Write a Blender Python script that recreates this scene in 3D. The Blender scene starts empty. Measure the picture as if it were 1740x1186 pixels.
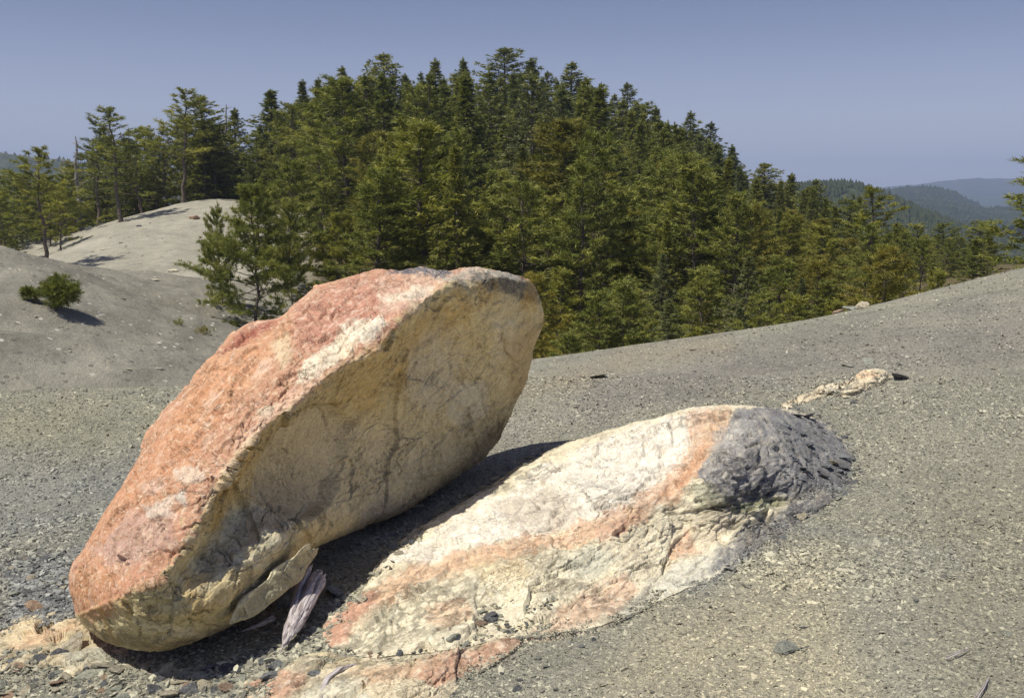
import bpy, math, random
import numpy as np
from mathutils import Vector

random.seed(7)
rng = np.random.default_rng(11)
scene = bpy.context.scene
COL = scene.collection

# ------------------------------------------------------------------ camera
CAM_H, PITCH, LENS = 1.6, math.radians(8.2), 35.0
F = 1740 * LENS / 36.0
cam_data = bpy.data.cameras.new("camera")
cam_data.lens = LENS
cam_data.sensor_width = 36
cam_data.clip_start = 0.05
cam_data.clip_end = 30000
cam = bpy.data.objects.new("camera", cam_data)
COL.objects.link(cam)
cam.location = (0, 0, CAM_H)
cam.rotation_euler = (math.radians(90) - PITCH, 0, 0)
scene.camera = cam

# ------------------------------------------------------------------ light
SUN = Vector((-0.385, -0.23, 0.89)).normalized()
world = bpy.data.worlds.new("World")
scene.world = world
world.use_nodes = True
nt = world.node_tree
bg = nt.nodes["Background"]
sky = nt.nodes.new("ShaderNodeTexSky")
sky.sky_type = 'NISHITA'
sky.sun_disc = False
sky.sun_elevation = math.asin(SUN.z)
sky.sun_rotation = math.atan2(SUN.x, SUN.y)
sky.altitude = 1200
sky.air_density = 1.0
sky.dust_density = 2.2
sky.ozone_density = 1.0
tint = nt.nodes.new("ShaderNodeMix")
tint.data_type = 'RGBA'
tint.blend_type = 'MULTIPLY'
tint.inputs[0].default_value = 1.0
tint.inputs[7].default_value = (1.0, 0.84, 0.88, 1)
nt.links.new(sky.outputs[0], tint.inputs[6])
# the clear sky deepens away from the horizon
wtc = nt.nodes.new("ShaderNodeTexCoord")
wsep = nt.nodes.new("ShaderNodeSeparateXYZ")
nt.links.new(wtc.outputs["Generated"], wsep.inputs[0])
wr = nt.nodes.new("ShaderNodeValToRGB")
wr.color_ramp.interpolation = 'EASE'
wr.color_ramp.elements[0].position = 0.0
wr.color_ramp.elements[0].color = (1.26, 1.16, 1.08, 1)
wr.color_ramp.elements[1].position = 0.24
wr.color_ramp.elements[1].color = (0.43, 0.45, 0.53, 1)
nt.links.new(wsep.outputs[2], wr.inputs[0])
deep = nt.nodes.new("ShaderNodeMix")
deep.data_type = 'RGBA'
deep.blend_type = 'MULTIPLY'
deep.inputs[0].default_value = 1.0
nt.links.new(tint.outputs[2], deep.inputs[6])
nt.links.new(wr.outputs[0], deep.inputs[7])
nt.links.new(deep.outputs[2], bg.inputs[0])
bg.inputs[1].default_value = 0.115
sl = bpy.data.lights.new("sun", 'SUN')
sl.energy = 4.2
sl.angle = math.radians(0.55)
sl.color = (1.0, 0.945, 0.82)
sun = bpy.data.objects.new("sun", sl)
COL.objects.link(sun)
sun.rotation_euler = SUN.to_track_quat('Z', 'Y').to_euler()
sun.location = (-20, -10, 40)
vs = scene.view_settings
vs.view_transform = 'Standard'
vs.look = 'None'
vs.gamma = 1
vs.exposure = 0.24
vs.use_curve_mapping = False
scene.cycles.volume_bounces = 1
scene.cycles.max_bounces = 6
scene.cycles.diffuse_bounces = 4

# ------------------------------------------------------------------ numpy helpers
def hash3(ix, iy, iz, seed=0):
    h = (ix.astype(np.int64) * 374761393 + iy.astype(np.int64) * 668265263 + iz.astype(np.int64) * 2147483647 + seed * 974634777) & 0xFFFFFFFF
    h = ((h ^ (h >> 13)) * 1274126177) & 0xFFFFFFFF
    h = ((h ^ (h >> 16)) * 2246822519) & 0xFFFFFFFF
    return h ^ (h >> 15)

def perlin(p, seed=0):
    p = np.asarray(p, dtype=np.float64)
    i = np.floor(p).astype(np.int64)
    f = p - i
    u = f * f * f * (f * (f * 6 - 15) + 10)
    out = np.zeros(len(p))
    for dx in (0, 1):
        wx = u[:, 0] if dx else 1 - u[:, 0]
        for dy in (0, 1):
            wy = u[:, 1] if dy else 1 - u[:, 1]
            for dz in (0, 1):
                wz = u[:, 2] if dz else 1 - u[:, 2]
                h = hash3(i[:, 0] + dx, i[:, 1] + dy, i[:, 2] + dz, seed)
                gx = ((h & 1023) / 511.5 - 1)
                gy = (((h >> 10) & 1023) / 511.5 - 1)
                gz = (((h >> 20) & 1023) / 511.5 - 1)
                out += wx * wy * wz * (gx * (f[:, 0] - dx) + gy * (f[:, 1] - dy) + gz * (f[:, 2] - dz))
    return out * 1.3

def fbm(p, octaves=4, seed=0, gain=0.5, ridged=False):
    p = np.asarray(p, dtype=np.float64)
    a, s, t = 1.0, 0.0, 0.0
    for o in range(octaves):
        n = perlin(p * 2 ** o + 17.3 * o, seed + o)
        if ridged:
            n = 1 - 2 * np.abs(n) ** 0.8
        s = s + a * n
        t += a
        a *= gain
    return s / t

def worley(p, seed=0):
    """first and second distance, random value of the nearest cell, offset to it"""
    i = np.floor(p).astype(np.int64)
    f = p - i
    d1 = np.full(len(p), 9.0)
    d2 = np.full(len(p), 9.0)
    rv = np.zeros(len(p))
    off = np.zeros((len(p), 3))
    for dx in (-1, 0, 1):
        for dy in (-1, 0, 1):
            for dz in (-1, 0, 1):
                h = hash3(i[:, 0] + dx, i[:, 1] + dy, i[:, 2] + dz, seed)
                q = np.stack([dx + (h & 1023) / 1023. - f[:, 0], dy + ((h >> 10) & 1023) / 1023. - f[:, 1], dz + ((h >> 20) & 1023) / 1023. - f[:, 2]], 1)
                d = np.sqrt((q * q).sum(1))
                n = d < d1
                d2 = np.where(n, d1, np.minimum(d2, d))
                rv = np.where(n, ((h >> 5) & 4095) / 4095., rv)
                off = np.where(n[:, None], q, off)
                d1 = np.where(n, d, d1)
    return d1, d2, rv, off

def sstep(a, b, x):
    t = np.clip((x - a) / (b - a), 0, 1)
    return t * t * (3 - 2 * t)

def seg_dist(P, poly, closed=False):
    pts = np.asarray(poly, float)
    n = len(pts)
    best = np.full(len(P), 1e9)
    for k in range(n if closed else n - 1):
        a, b = pts[k], pts[(k + 1) % n]
        ab = b - a
        t = np.clip(((P - a) @ ab) / max(ab @ ab, 1e-9), 0, 1)
        q = P - (a + t[:, None] * ab)
        best = np.minimum(best, (q * q).sum(1))
    return np.sqrt(best)

def inside(P, poly):
    pts = np.asarray(poly, float)
    c = np.zeros(len(P), bool)
    n = len(pts)
    for k in range(n):
        x1, y1 = pts[k]
        x2, y2 = pts[(k + 1) % n]
        if y1 == y2:
            continue
        m = ((y1 > P[:, 1]) != (y2 > P[:, 1])) & (P[:, 0] < (x2 - x1) * (P[:, 1] - y1) / (y2 - y1) + x1)
        c ^= m
    return c

def sdf(P, poly):
    d = seg_dist(P, poly, True)
    return np.where(inside(P, poly), -d, d)

class RBF:
    def __init__(self, X, V, smooth=0.0):
        X = np.asarray(X, float)
        V = np.asarray(V, float)
        self.m = X.mean(0)
        self.s = X.std()
        Z = (X - self.m) / self.s
        n = len(Z)
        d = np.sqrt(((Z[:, None] - Z[None]) ** 2).sum(2))
        K = self.k(d) + np.eye(n) * smooth
        P = np.c_[np.ones(n), Z]
        A = np.zeros((n + 3, n + 3))
        A[:n, :n] = K
        A[:n, n:] = P
        A[n:, :n] = P.T
        w = np.linalg.solve(A, np.r_[V, np.zeros(3)])
        self.Z, self.w, self.a = Z, w[:n], w[n:]

    def k(self, d):
        return np.where(d > 1e-9, d * d * np.log(np.maximum(d, 1e-9)), 0)

    def __call__(self, X):
        X = (np.asarray(X, float) - self.m) / self.s
        out = self.a[0] + X @ self.a[1:]
        for s in range(0, len(X), 40000):
            Q = X[s:s + 40000]
            d = np.sqrt(np.maximum((Q ** 2).sum(1)[:, None] + (self.Z ** 2).sum(1)[None] - 2 * Q @ self.Z.T, 0))
            out[s:s + 40000] += self.k(d) @ self.w
        return out

CP, SP = math.cos(PITCH), math.sin(PITCH)
def ray(px, py):
    """direction of the camera ray through a photo pixel, scaled so that y = 1"""
    a = (np.asarray(px, float) - 870) / F
    b = -(np.asarray(py, float) - 593) / F
    y = CP + b * SP
    return a / y, (-SP + b * CP) / y

def at(px, py, Y):
    kx, kz = ray(px, py)
    return np.stack([kx * Y, np.asarray(Y, float) * np.ones_like(kx), CAM_H + kz * Y], -1)

def to_px(P):
    x, y, z = P[..., 0], P[..., 1], P[..., 2] - CAM_H
    d = y * CP - z * SP
    u = y * SP + z * CP
    d = np.where(np.abs(d) < 1e-6, 1e-6, d)
    return 870 + F * x / d, 593 - F * u / d

# ------------------------------------------------------------------ mesh helpers
def make_mesh(name, verts, faces, mat=None, smooth=True, colors=None, cname="col"):
    me = bpy.data.meshes.new(name)
    verts = np.asarray(verts, np.float32)
    faces = np.asarray(faces, np.int32)
    k = faces.shape[1]
    me.vertices.add(len(verts))
    me.vertices.foreach_set("co", verts.ravel())
    me.loops.add(faces.size)
    me.loops.foreach_set("vertex_index", faces.ravel())
    me.polygons.add(len(faces))
    me.polygons.foreach_set("loop_start", np.arange(len(faces), dtype=np.int32) * k)
    me.polygons.foreach_set("loop_total", np.full(len(faces), k, np.int32))
    me.polygons.foreach_set("use_smooth", np.full(len(faces), smooth))
    me.update(calc_edges=True)
    me.validate()
    if colors is not None:
        a = me.color_attributes.new(cname, 'FLOAT_COLOR', 'POINT')
        c = np.ones((len(verts), 4), np.float32)
        c[:, :3] = colors
        a.data.foreach_set("color", c.ravel())
    if mat:
        me.materials.append(mat)
    return me

def link(name, me, parent=None):
    o = bpy.data.objects.new(name, me)
    COL.objects.link(o)
    if parent:
        o.parent = parent
    return o

def tag(o, label=None, cat=None, group=None, kind=None):
    if label: o["label"] = label
    if cat: o["category"] = cat
    if group: o["group"] = group
    if kind: o["kind"] = kind
    return o

def lin(c):
    c = np.asarray(c, float) / 255.
    return np.where(c <= 0.04045, c / 12.92, ((c + 0.055) / 1.055) ** 2.4)

# ------------------------------------------------------------------ materials
def new_mat(name):
    m = bpy.data.materials.new(name)
    m.use_nodes = True
    b = m.node_tree.nodes["Principled BSDF"]
    b.inputs["Roughness"].default_value = 0.9
    b.inputs["Specular IOR Level"].default_value = 0.25
    return m, m.node_tree, b

def N(t, kind, **kw):
    n = t.nodes.new(kind)
    for k, v in kw.items():
        setattr(n, k, v)
    return n

def math_node(t, op, a, b=None, clamp=False):
    n = N(t, "ShaderNodeMath", operation=op, use_clamp=clamp)
    for i, v in enumerate((a, b)):
        if v is None: continue
        if isinstance(v, (int, float)): n.inputs[i].default_value = v
        else: t.links.new(v, n.inputs[i])
    return n.outputs[0]

def mixc(t, fac, a, b, mode='MIX'):
    n = N(t, "ShaderNodeMix", data_type='RGBA', blend_type=mode)
    for i, v in ((0, fac), (6, a), (7, b)):
        if isinstance(v, (int, float)): n.inputs[i].default_value = v
        elif isinstance(v, (tuple, list, np.ndarray)): n.inputs[i].default_value = tuple(float(x) for x in v[:3]) + (1,)
        else: t.links.new(v, n.inputs[i])
    return n.outputs[2]

def noise_tex(t, scale, detail=6, rough=0.6, vec=None, dist=0.0):
    n = N(t, "ShaderNodeTexNoise")
    n.inputs["Scale"].default_value = scale
    n.inputs["Detail"].default_value = detail
    n.inputs["Roughness"].default_value = rough
    n.inputs["Distortion"].default_value = dist
    if vec is not None: t.links.new(vec, n.inputs["Vector"])
    return n.outputs[0]

def ramp(t, fac, stops, interp='LINEAR'):
    n = N(t, "ShaderNodeValToRGB")
    n.color_ramp.interpolation = interp
    e = n.color_ramp.elements
    while len(e) < len(stops): e.new(0.5)
    for k, (p, c) in enumerate(stops):
        e[k].position = p
        e[k].color = tuple(float(x) for x in (c if len(c) >= 3 else (c[0],) * 3)) + (1,)
    t.links.new(fac, n.inputs[0])
    return n.outputs[0]

def bump(t, b, height, strength=0.5, distance=0.02):
    n = N(t, "ShaderNodeBump")
    n.inputs["Strength"].default_value = strength
    n.inputs["Distance"].default_value = distance
    t.links.new(height, n.inputs["Height"])
    t.links.new(n.outputs[0], b.inputs["Normal"])

def rock_mat(name, fine=60.0, speck=0.35, bdist=0.012, stretch=None):
    m, t, b = new_mat(name)
    a = N(t, "ShaderNodeAttribute", attribute_name="col")
    geo = N(t, "ShaderNodeNewGeometry")
    mp = N(t, "ShaderNodeMapping")
    t.links.new(geo.outputs["Position"], mp.inputs[0])
    if stretch:
        mp.inputs["Rotation"].default_value = stretch[0]
        mp.inputs["Scale"].default_value = stretch[1]
    vec = mp.outputs[0]
    n1 = noise_tex(t, fine, 7, 0.7, vec)
    n2 = noise_tex(t, fine * 0.22, 6, 0.65, vec, 0.6)
    n3 = noise_tex(t, fine * 2.4, 3, 0.7, vec)
    v = N(t, "ShaderNodeTexVoronoi", feature='DISTANCE_TO_EDGE')
    v.inputs["Scale"].default_value = fine * 0.13
    wv = N(t, "ShaderNodeVectorMath", operation='MULTIPLY_ADD')
    nn = N(t, "ShaderNodeTexNoise")
    nn.inputs["Scale"].default_value = fine * 0.2
    nn.inputs["Detail"].default_value = 5
    t.links.new(vec, nn.inputs["Vector"])
    t.links.new(nn.outputs["Color"], wv.inputs[0])
    wv.inputs[1].default_value = (0.35, 0.35, 0.35)
    t.links.new(vec, wv.inputs[2])
    t.links.new(wv.outputs[0], v.inputs["Vector"])
    crack = ramp(t, v.outputs["Distance"], [(0.0, (0, 0, 0)), (0.035, (1, 1, 1))])
    cracksel = ramp(t, noise_tex(t, fine * 0.05, 3, 0.5, vec), [(0.5, (1, 1, 1)), (0.62, (0, 0, 0))])
    crack2 = math_node(t, 'MAXIMUM', crack, cracksel)
    g1 = ramp(t, n1, [(0.25, (1 - speck,) * 3), (0.5, (1, 1, 1)), (0.75, (1 + speck * 0.7,) * 3)])
    c = mixc(t, 1.0, a.outputs["Color"], g1, 'MULTIPLY')
    g2 = ramp(t, n2, [(0.3, (0.82, 0.80, 0.80)), (0.5, (1, 1, 1)), (0.7, (1.12, 1.14, 1.15))])
    c = mixc(t, 1.0, c, g2, 'MULTIPLY')
    g3 = ramp(t, n3, [(0.33, (0.72, 0.70, 0.68)), (0.42, (1, 1, 1)), (0.66, (1, 1, 1)), (0.74, (1.3, 1.3, 1.28))])
    c = mixc(t, 0.8, c, g3, 'MULTIPLY')
    vs_ = N(t, "ShaderNodeTexVoronoi"); vs_.inputs["Scale"].default_value = fine * 1.6
    t.links.new(vec, vs_.inputs["Vector"])
    sv = N(t, "ShaderNodeSeparateColor"); t.links.new(vs_.outputs["Color"], sv.inputs[0])
    near_c = math_node(t, 'LESS_THAN', vs_.outputs["Distance"], 0.42)
    patch = ramp(t, noise_tex(t, fine * 0.12, 4, 0.6, vec), [(0.42, (0, 0, 0)), (0.60, (1, 1, 1))])
    dk_ = math_node(t, 'MULTIPLY', math_node(t, 'MULTIPLY', math_node(t, 'LESS_THAN', sv.outputs[0], 0.22), near_c), patch)
    lt_ = math_node(t, 'MULTIPLY', math_node(t, 'GREATER_THAN', sv.outputs[1], 0.88), near_c)
    c = mixc(t, math_node(t, 'MULTIPLY', dk_, 0.55), c, (0.10, 0.085, 0.065))
    c = mixc(t, math_node(t, 'MULTIPLY', lt_, 0.45), c, (0.78, 0.72, 0.60))
    cc = mixc(t, crack2, (0.45, 0.40, 0.34), (1, 1, 1))
    c = mixc(t, 0.7, c, cc, 'MULTIPLY')
    t.links.new(c, b.inputs["Base Color"])
    h = math_node(t, 'ADD', math_node(t, 'MULTIPLY', n1, 0.5), math_node(t, 'MULTIPLY', n2, 1.2))
    h = math_node(t, 'ADD', h, math_node(t, 'MULTIPLY', crack2, 0.35))
    bump(t, b, h, 0.9, bdist)
    return m

M_BOULDER = rock_mat("boulder_rock", 80, 0.34, 0.009, ((0.25, -0.35, 0.95), (1.0, 1.0, 1.0)))
M_OUTCROP = rock_mat("outcrop_rock", 80, 0.32, 0.009)

# ------------------------------------------------------------------ terrain height
gp = []
def G_pix(px, py, Y):
    p = at(px, py, Y)
    gp.append(tuple(p))
def G_xyz(x, y, z):
    gp.append((x, y, z))
for x in (-12, -6, -3, 0, 3, 6, 12):
    G_xyz(x, -8, 0.075 * x - 0.02)
    G_xyz(x, 0, 0.08 * x)
for x in (-2.6, -1.2, 0, 1.2, 2.6):
    G_xyz(x, 3.4, 0.08 * x)
for x in (-4, -2, 0, 2, 4.5):
    G_xyz(x, 6.5, 0.08 * x - 0.02)
for x in (-14, -9, 9, 14):
    G_xyz(x, 5, 0.085 * x if x > 0 else 0.06 * x)
CREST = [(-260, 672, 11.5), (0, 667, 11), (160, 663, 11), (300, 661, 11), (450, 656, 11), (600, 648, 11), (750, 636, 11), (905, 622, 11), (1050, 599, 11.2), (1250, 581, 11.6), (1450, 539, 12), (1600, 504, 12.4), (1740, 475, 12.8), (1950, 448, 13)]
for c in CREST:
    G_pix(*c)
# just behind the crest
for px, py, Y in CREST:
    p = at(px, py, Y)
    k = p[0] / p[1]
    Y2 = Y + 3.2
    G_xyz(k * Y2, Y2, CAM_H + (p[2] - CAM_H) / Y * Y2 - (0.75 if px < 700 else 1.2))
# gully slope and the dark shoulder to the west
for c in [(-150, 630, 18), (0, 642, 18), (150, 645, 19), (290, 648, 20), (-150, 530, 24), (0, 548, 23), (150, 560, 25), (250, 560, 28), (320, 600, 26), (360, 560, 33),
          (-150, 440, 31), (0, 455, 30), (60, 464, 31), (110, 478, 33), (200, 478, 36), (340, 500, 38), (440, 560, 34), (200, 515, 32)]:
    G_pix(*c)
# sag behind the shoulder, then the pale hill
for c in [(-100, 500, 42), (40, 490, 42), (110, 470, 46), (70, 470, 50), (170, 462, 47), (260, 470, 47), (340, 480, 45), (130, 425, 58), (190, 392, 64), (290, 357, 72), (370, 340, 78),
          (250, 420, 57), (340, 400, 62), (430, 440, 52), (420, 350, 74), (520, 372, 74), (-100, 455, 62), (10, 462, 62), (480, 450, 50)]:
    G_pix(*c)
# behind the pale hill
for c in [(-100, 440, 95), (60, 430, 88), (190, 402, 86), (290, 368, 96), (400, 345, 100)]:
    G_pix(*c)
# forest hill
for c in [(600, 385, 85), (700, 335, 108), (860, 285, 135), (1000, 300, 135), (1100, 345, 130), (1230, 390, 120), (1350, 430, 110), (1450, 455, 95),
          (640, 520, 45), (800, 560, 42), (950, 590, 38), (1100, 570, 38), (1250, 545, 38), (1400, 515, 38), (1550, 490, 42), (1700, 470, 48),
          (800, 430, 75), (1000, 440, 72), (1180, 470, 70), (1600, 455, 90), (1760, 450, 100), (1950, 440, 90),
          (860, 300, 170), (1100, 360, 170), (600, 360, 150), (1350, 430, 160), (1700, 440, 170), (250, 400, 150), (0, 430, 150)]:
    G_pix(*c)
for c in [(-70, 60, -3), (-60, 20, -1), (-30, 10, -1.5), (60, 60, -2), (50, 20, 2), (25, 8, 2), (-30, -20, -1.5), (30, -20, 2), (0, -30, 0)]:
    G_xyz(*c)
gp = np.array(gp)
_G = RBF(gp[:, :2], gp[:, 2], 1e-4)

def ground_exact(xy, detail=True):
    xy = np.asarray(xy, float)
    r = np.sqrt((xy ** 2).sum(1))
    back = np.clip(1 + (xy[:, 1] - 10) / 60., 0, 1)
    lim = 30 + 150 * back
    w = 1 - sstep(lim * 0.9, lim * 2.0, r)
    z = np.where(w > 0, np.clip(_G(xy), -30, 30), 0) * w + (1 - w) * -26
    if detail:
        p3 = np.c_[xy, np.zeros(len(xy))]
        far = sstep(9, 30, r)
        z = z + (0.010 + 0.12 * far) * fbm(p3 * 0.16, 3, 5) * (1 + 1.0 * far) + 0.016 * fbm(p3 * 1.1, 4, 9) * (1 + 3 * far)
    # rills and spurs running down the western slopes
    x, y = xy[:, 0], xy[:, 1]
    m = sstep(14, 19, y) * (1 - sstep(40, 46, y)) * sstep(2, -3, x)
    u = (x * 0.80 + y * 0.45); v = (-x * 0.45 + y * 0.80)
    z = z + m * (0.75 * fbm(np.c_[u * 0.07 + 3, v * 0.26, 0 * x], 3, 66, 0.5, True) + 0.10 * fbm(np.c_[u * 0.3, v * 0.9, 0 * x], 3, 67, 0.5, True))
    return z

# the soil surface as a table over azimuth and range, shared by the sheet and by everything that stands on it
AZ = np.r_[np.radians(np.linspace(-33, 33, 560)), np.radians(np.linspace(33, 327, 100))[1:-1]]
RR = np.r_[0.25 * (2.4 / 0.25) ** (np.arange(20) / 20.), 2.4 * (16 / 2.4) ** (np.arange(250) / 250.), 16 * (200 / 16.) ** (np.arange(170) / 170.), 200 * (9000 / 200.) ** (np.arange(30) / 29.)]
_A, _R = np.meshgrid(AZ, RR)
GXY = np.c_[(np.sin(_A) * _R).ravel(), (np.cos(_A) * _R).ravel()]
GZ = ground_exact(GXY).reshape(_A.shape)
_GZw = np.c_[GZ, GZ[:, :1]]
_AZw = np.r_[AZ, AZ[0] + 2 * np.pi]

def ground(xy, detail=True):
    xy = np.asarray(xy, float)
    a = np.arctan2(xy[:, 0], xy[:, 1])
    a = np.where(a < AZ[0], a + 2 * np.pi, a)
    r = np.clip(np.hypot(xy[:, 0], xy[:, 1]), RR[0], RR[-1] * 0.999)
    i = np.clip(np.searchsorted(_AZw, a) - 1, 0, len(_AZw) - 2)
    j = np.clip(np.searchsorted(RR, r) - 1, 0, len(RR) - 2)
    u = np.clip((a - _AZw[i]) / (_AZw[i + 1] - _AZw[i]), 0, 1); v = (r - RR[j]) / (RR[j + 1] - RR[j])
    return (_GZw[j, i] * (1 - u) + _GZw[j, i + 1] * u) * (1 - v) + (_GZw[j + 1, i] * (1 - u) + _GZw[j + 1, i + 1] * u) * v

def hit_ground(px, py, h=0.0, ymin=1.2, ymax=30):
    """world points where camera rays first meet the ground raised by h (near part)"""
    px = np.atleast_1d(np.asarray(px, float)); py = np.atleast_1d(np.asarray(py, float))
    kx, kz = ray(px, py)
    h = np.broadcast_to(h, px.shape)
    lo = np.full(px.shape, float(ymin)); hi = np.full(px.shape, float(ymax)); found = np.zeros(px.shape, bool)
    prev = ymin
    for Y in ymin * (ymax / ymin) ** (np.arange(1, 70) / 69.):
        g = ground(np.c_[kx * Y, np.full(px.shape, Y)]) + h
        below = (CAM_H + kz * Y < g) & ~found
        lo[below] = prev; hi[below] = Y
        found |= below
        prev = Y
    for _ in range(14):
        mid = 0.5 * (lo + hi)
        b = CAM_H + kz * mid < ground(np.c_[kx * mid, mid]) + h
        hi = np.where(b, mid, hi); lo = np.where(b, lo, mid)
    Y = 0.5 * (lo + hi)
    return np.stack([kx * Y, Y, CAM_H + kz * Y], -1), found

# ------------------------------------------------------------------ ground sheet
GROUND_ZONES = [  # colour zones of the bare serpentine soil, as seen from the camera: (polygon, colour, blur)
    ([(-400, 668), (420, 655), (420, 730), (200, 790), (-400, 800)], (166, 164, 144), 45),
    ([(-400, 800), (200, 780), (620, 720), (620, 900), (-400, 960)], (152, 153, 147), 60),
    ([(840, 720), (1100, 640), (1300, 600), (1300, 640), (1000, 720), (860, 770)], (164, 160, 150), 30),
    ([(1000, 640), (1740, 520), (1900, 520), (1900, 600), (1300, 660), (1000, 690)], (150, 146, 138), 40),
    ([(860, 660), (1050, 600), (1200, 575), (1240, 590), (1000, 650), (860, 700)], (166, 158, 140), 25),
    ([(1000, 1186), (1100, 1050), (1400, 950), (1500, 1250), (1000, 1300)], (186, 179, 156), 60),
    ([(1560, 820), (1900, 760), (1900, 1300), (1600, 1300)], (160, 157, 140), 60),
    ([(0, 960), (130, 940), (160, 1060), (0, 1080)], (138, 141, 143), 30),
    ([(480, 970), (600, 930), (640, 960), (560, 1060), (400, 1120), (430, 1050)], (160, 156, 138), 20),
]
def ground_colour(P):
    px, py = to_px(P)
    PX = np.c_[px, py]
    front = P[:, 1] > 0.8
    r = np.sqrt(P[:, 0] ** 2 + P[:, 1] ** 2)
    base = np.tile(lin((165, 163, 148)), (len(P), 1))
    n = fbm(P * 0.55, 4, 31)
    base = base * (1 + 0.16 * n)[:, None]
    near = front & (r < 16)
    warp = 34 * fbm(np.c_[PX / 90., np.zeros(len(P))], 3, 44)
    for poly, c, blur in GROUND_ZONES:
        m = np.zeros(len(P))
        idx = np.where(near)[0]
        d = sdf(PX[idx], poly) + warp[idx]
        m[idx] = 1 - sstep(-blur, blur, d)
        base = base * (1 - 0.8 * m[:, None]) + lin(c) * 0.8 * m[:, None] * (1 + 0.14 * n)[:, None]
    # gully: darker bluish serpentine, the hill behind: pale
    x, y = P[:, 0], P[:, 1]
    hill = sstep(40, 46, y)
    gul = sstep(13, 17, y + 0.5 * n)
    st = fbm(np.c_[x * 0.5, y * 0.13, P[:, 2] * 2.0], 4, 71)
    gc = lin((156, 153, 140)) * (1 + 0.75 * st)[:, None]
    hc = lin((176, 172, 157)) * (1 + 0.4 * st)[:, None]
    base = base * (1 - gul)[:, None] + gc * gul[:, None]
    base = base * (1 - hill)[:, None] + hc * hill[:, None]
    # forest floor
    fl = sstep(0.0, 0.06, x / np.maximum(y, 1) + 0.23 - 0.0006 * np.clip(y - 60, 0, 40)) * sstep(26, 34, y)
    fl = np.maximum(fl, sstep(80, 90, y))
    fc = lin((110, 98, 68)) * (1 + 0.4 * n)[:, None]
    base = base * (1 - fl)[:, None] + fc * fl[:, None]
    wood = sstep(110, 150, np.hypot(x, y))[:, None]
    base = base * (1 - wood) + lin((58, 68, 46)) * wood * (1 + 0.5 * n)[:, None]
    return np.clip(base, 0.01, 0.9)

def build_ground():
    az, rr = AZ, RR
    V = np.c_[GXY, GZ.ravel()]
    nA, nR = len(az), len(rr)
    V = np.r_[V, [[0, 0, ground(np.array([[0, 0.]]))[0]]]]
    i = np.arange(nR - 1)[:, None] * nA + np.arange(nA)[None]
    j = np.arange(nR - 1)[:, None] * nA + (np.arange(nA)[None] + 1) % nA
    Fq = np.stack([i, j, j + nA, i + nA], -1).reshape(-1, 4)
    cap = np.stack([np.arange(nA), np.full(nA, len(V) - 1), (np.arange(nA) + 1) % nA, (np.arange(nA) + 1) % nA], -1)
    m, t, b = new_mat("bare_serpentine_soil")
    a = N(t, "ShaderNodeAttribute", attribute_name="col")
    geo = N(t, "ShaderNodeNewGeometry")
    pos = geo.outputs["Position"]
    n1 = noise_tex(t, 70, 4, 0.7, pos)
    n2 = noise_tex(t, 9, 5, 0.6, pos)
    n4 = noise_tex(t, 1.3, 8, 0.72, pos)
    v = N(t, "ShaderNodeTexVoronoi"); v.inputs["Scale"].default_value = 55
    t.links.new(pos, v.inputs["Vector"])
    g = ramp(t, n1, [(0.28, (0.55, 0.55, 0.56)), (0.5, (0.9, 0.9, 0.9)), (0.72, (1.35, 1.33, 1.28))])
    c = mixc(t, 1.0, a.outputs["Color"], g, 'MULTIPLY')
    g2 = ramp(t, v.outputs["Color"], [(0.0, (0.7, 0.7, 0.7)), (0.85, (1.05, 1.05, 1.05)), (1.0, (1.5, 1.5, 1.45))])
    c = mixc(t, 0.7, c, g2, 'MULTIPLY')
    g4 = ramp(t, n4, [(0.3, (0.72, 0.73, 0.76)), (0.5, (1, 1, 1)), (0.7, (1.16, 1.14, 1.1))])
    c = mixc(t, 1.0, c, g4, 'MULTIPLY')
    # coarse chips that still show on the far slopes
    v3 = N(t, "ShaderNodeTexVoronoi"); v3.inputs["Scale"].default_value = 7
    t.links.new(pos, v3.inputs["Vector"])
    s3 = N(t, "ShaderNodeSeparateColor"); t.links.new(v3.outputs["Color"], s3.inputs[0])
    pale = math_node(t, 'MULTIPLY', math_node(t, 'GREATER_THAN', s3.outputs[0], 0.93), math_node(t, 'LESS_THAN', v3.outputs["Distance"], 0.34))
    dark = math_node(t, 'MULTIPLY', math_node(t, 'LESS_THAN', s3.outputs[0], 0.10), math_node(t, 'LESS_THAN', v3.outputs["Distance"], 0.36))
    cam_far = N(t, "ShaderNodeSeparateXYZ"); t.links.new(pos, cam_far.inputs[0])
    farm = math_node(t, 'GREATER_THAN', cam_far.outputs[1], 13.0)
    c = mixc(t, math_node(t, 'MULTIPLY', pale, farm), c, (0.55, 0.53, 0.46))
    c = mixc(t, math_node(t, 'MULTIPLY', math_node(t, 'MULTIPLY', dark, farm), 0.6), c, (0.10, 0.09, 0.075))
    t.links.new(c, b.inputs["Base Color"])
    h = math_node(t, 'ADD', n1, math_node(t, 'MULTIPLY', n2, 2.0))
    h = math_node(t, 'ADD', h, math_node(t, 'MULTIPLY', n4, 12.0))
    bump(t, b, h, 1.0, 0.012)
    cols = ground_colour(V)
    me = make_mesh("ground", V, np.r_[Fq], m, True, cols)
    g_ = link("ground", me)
    tag(g_, kind="structure")
    return g_
build_ground()

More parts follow.
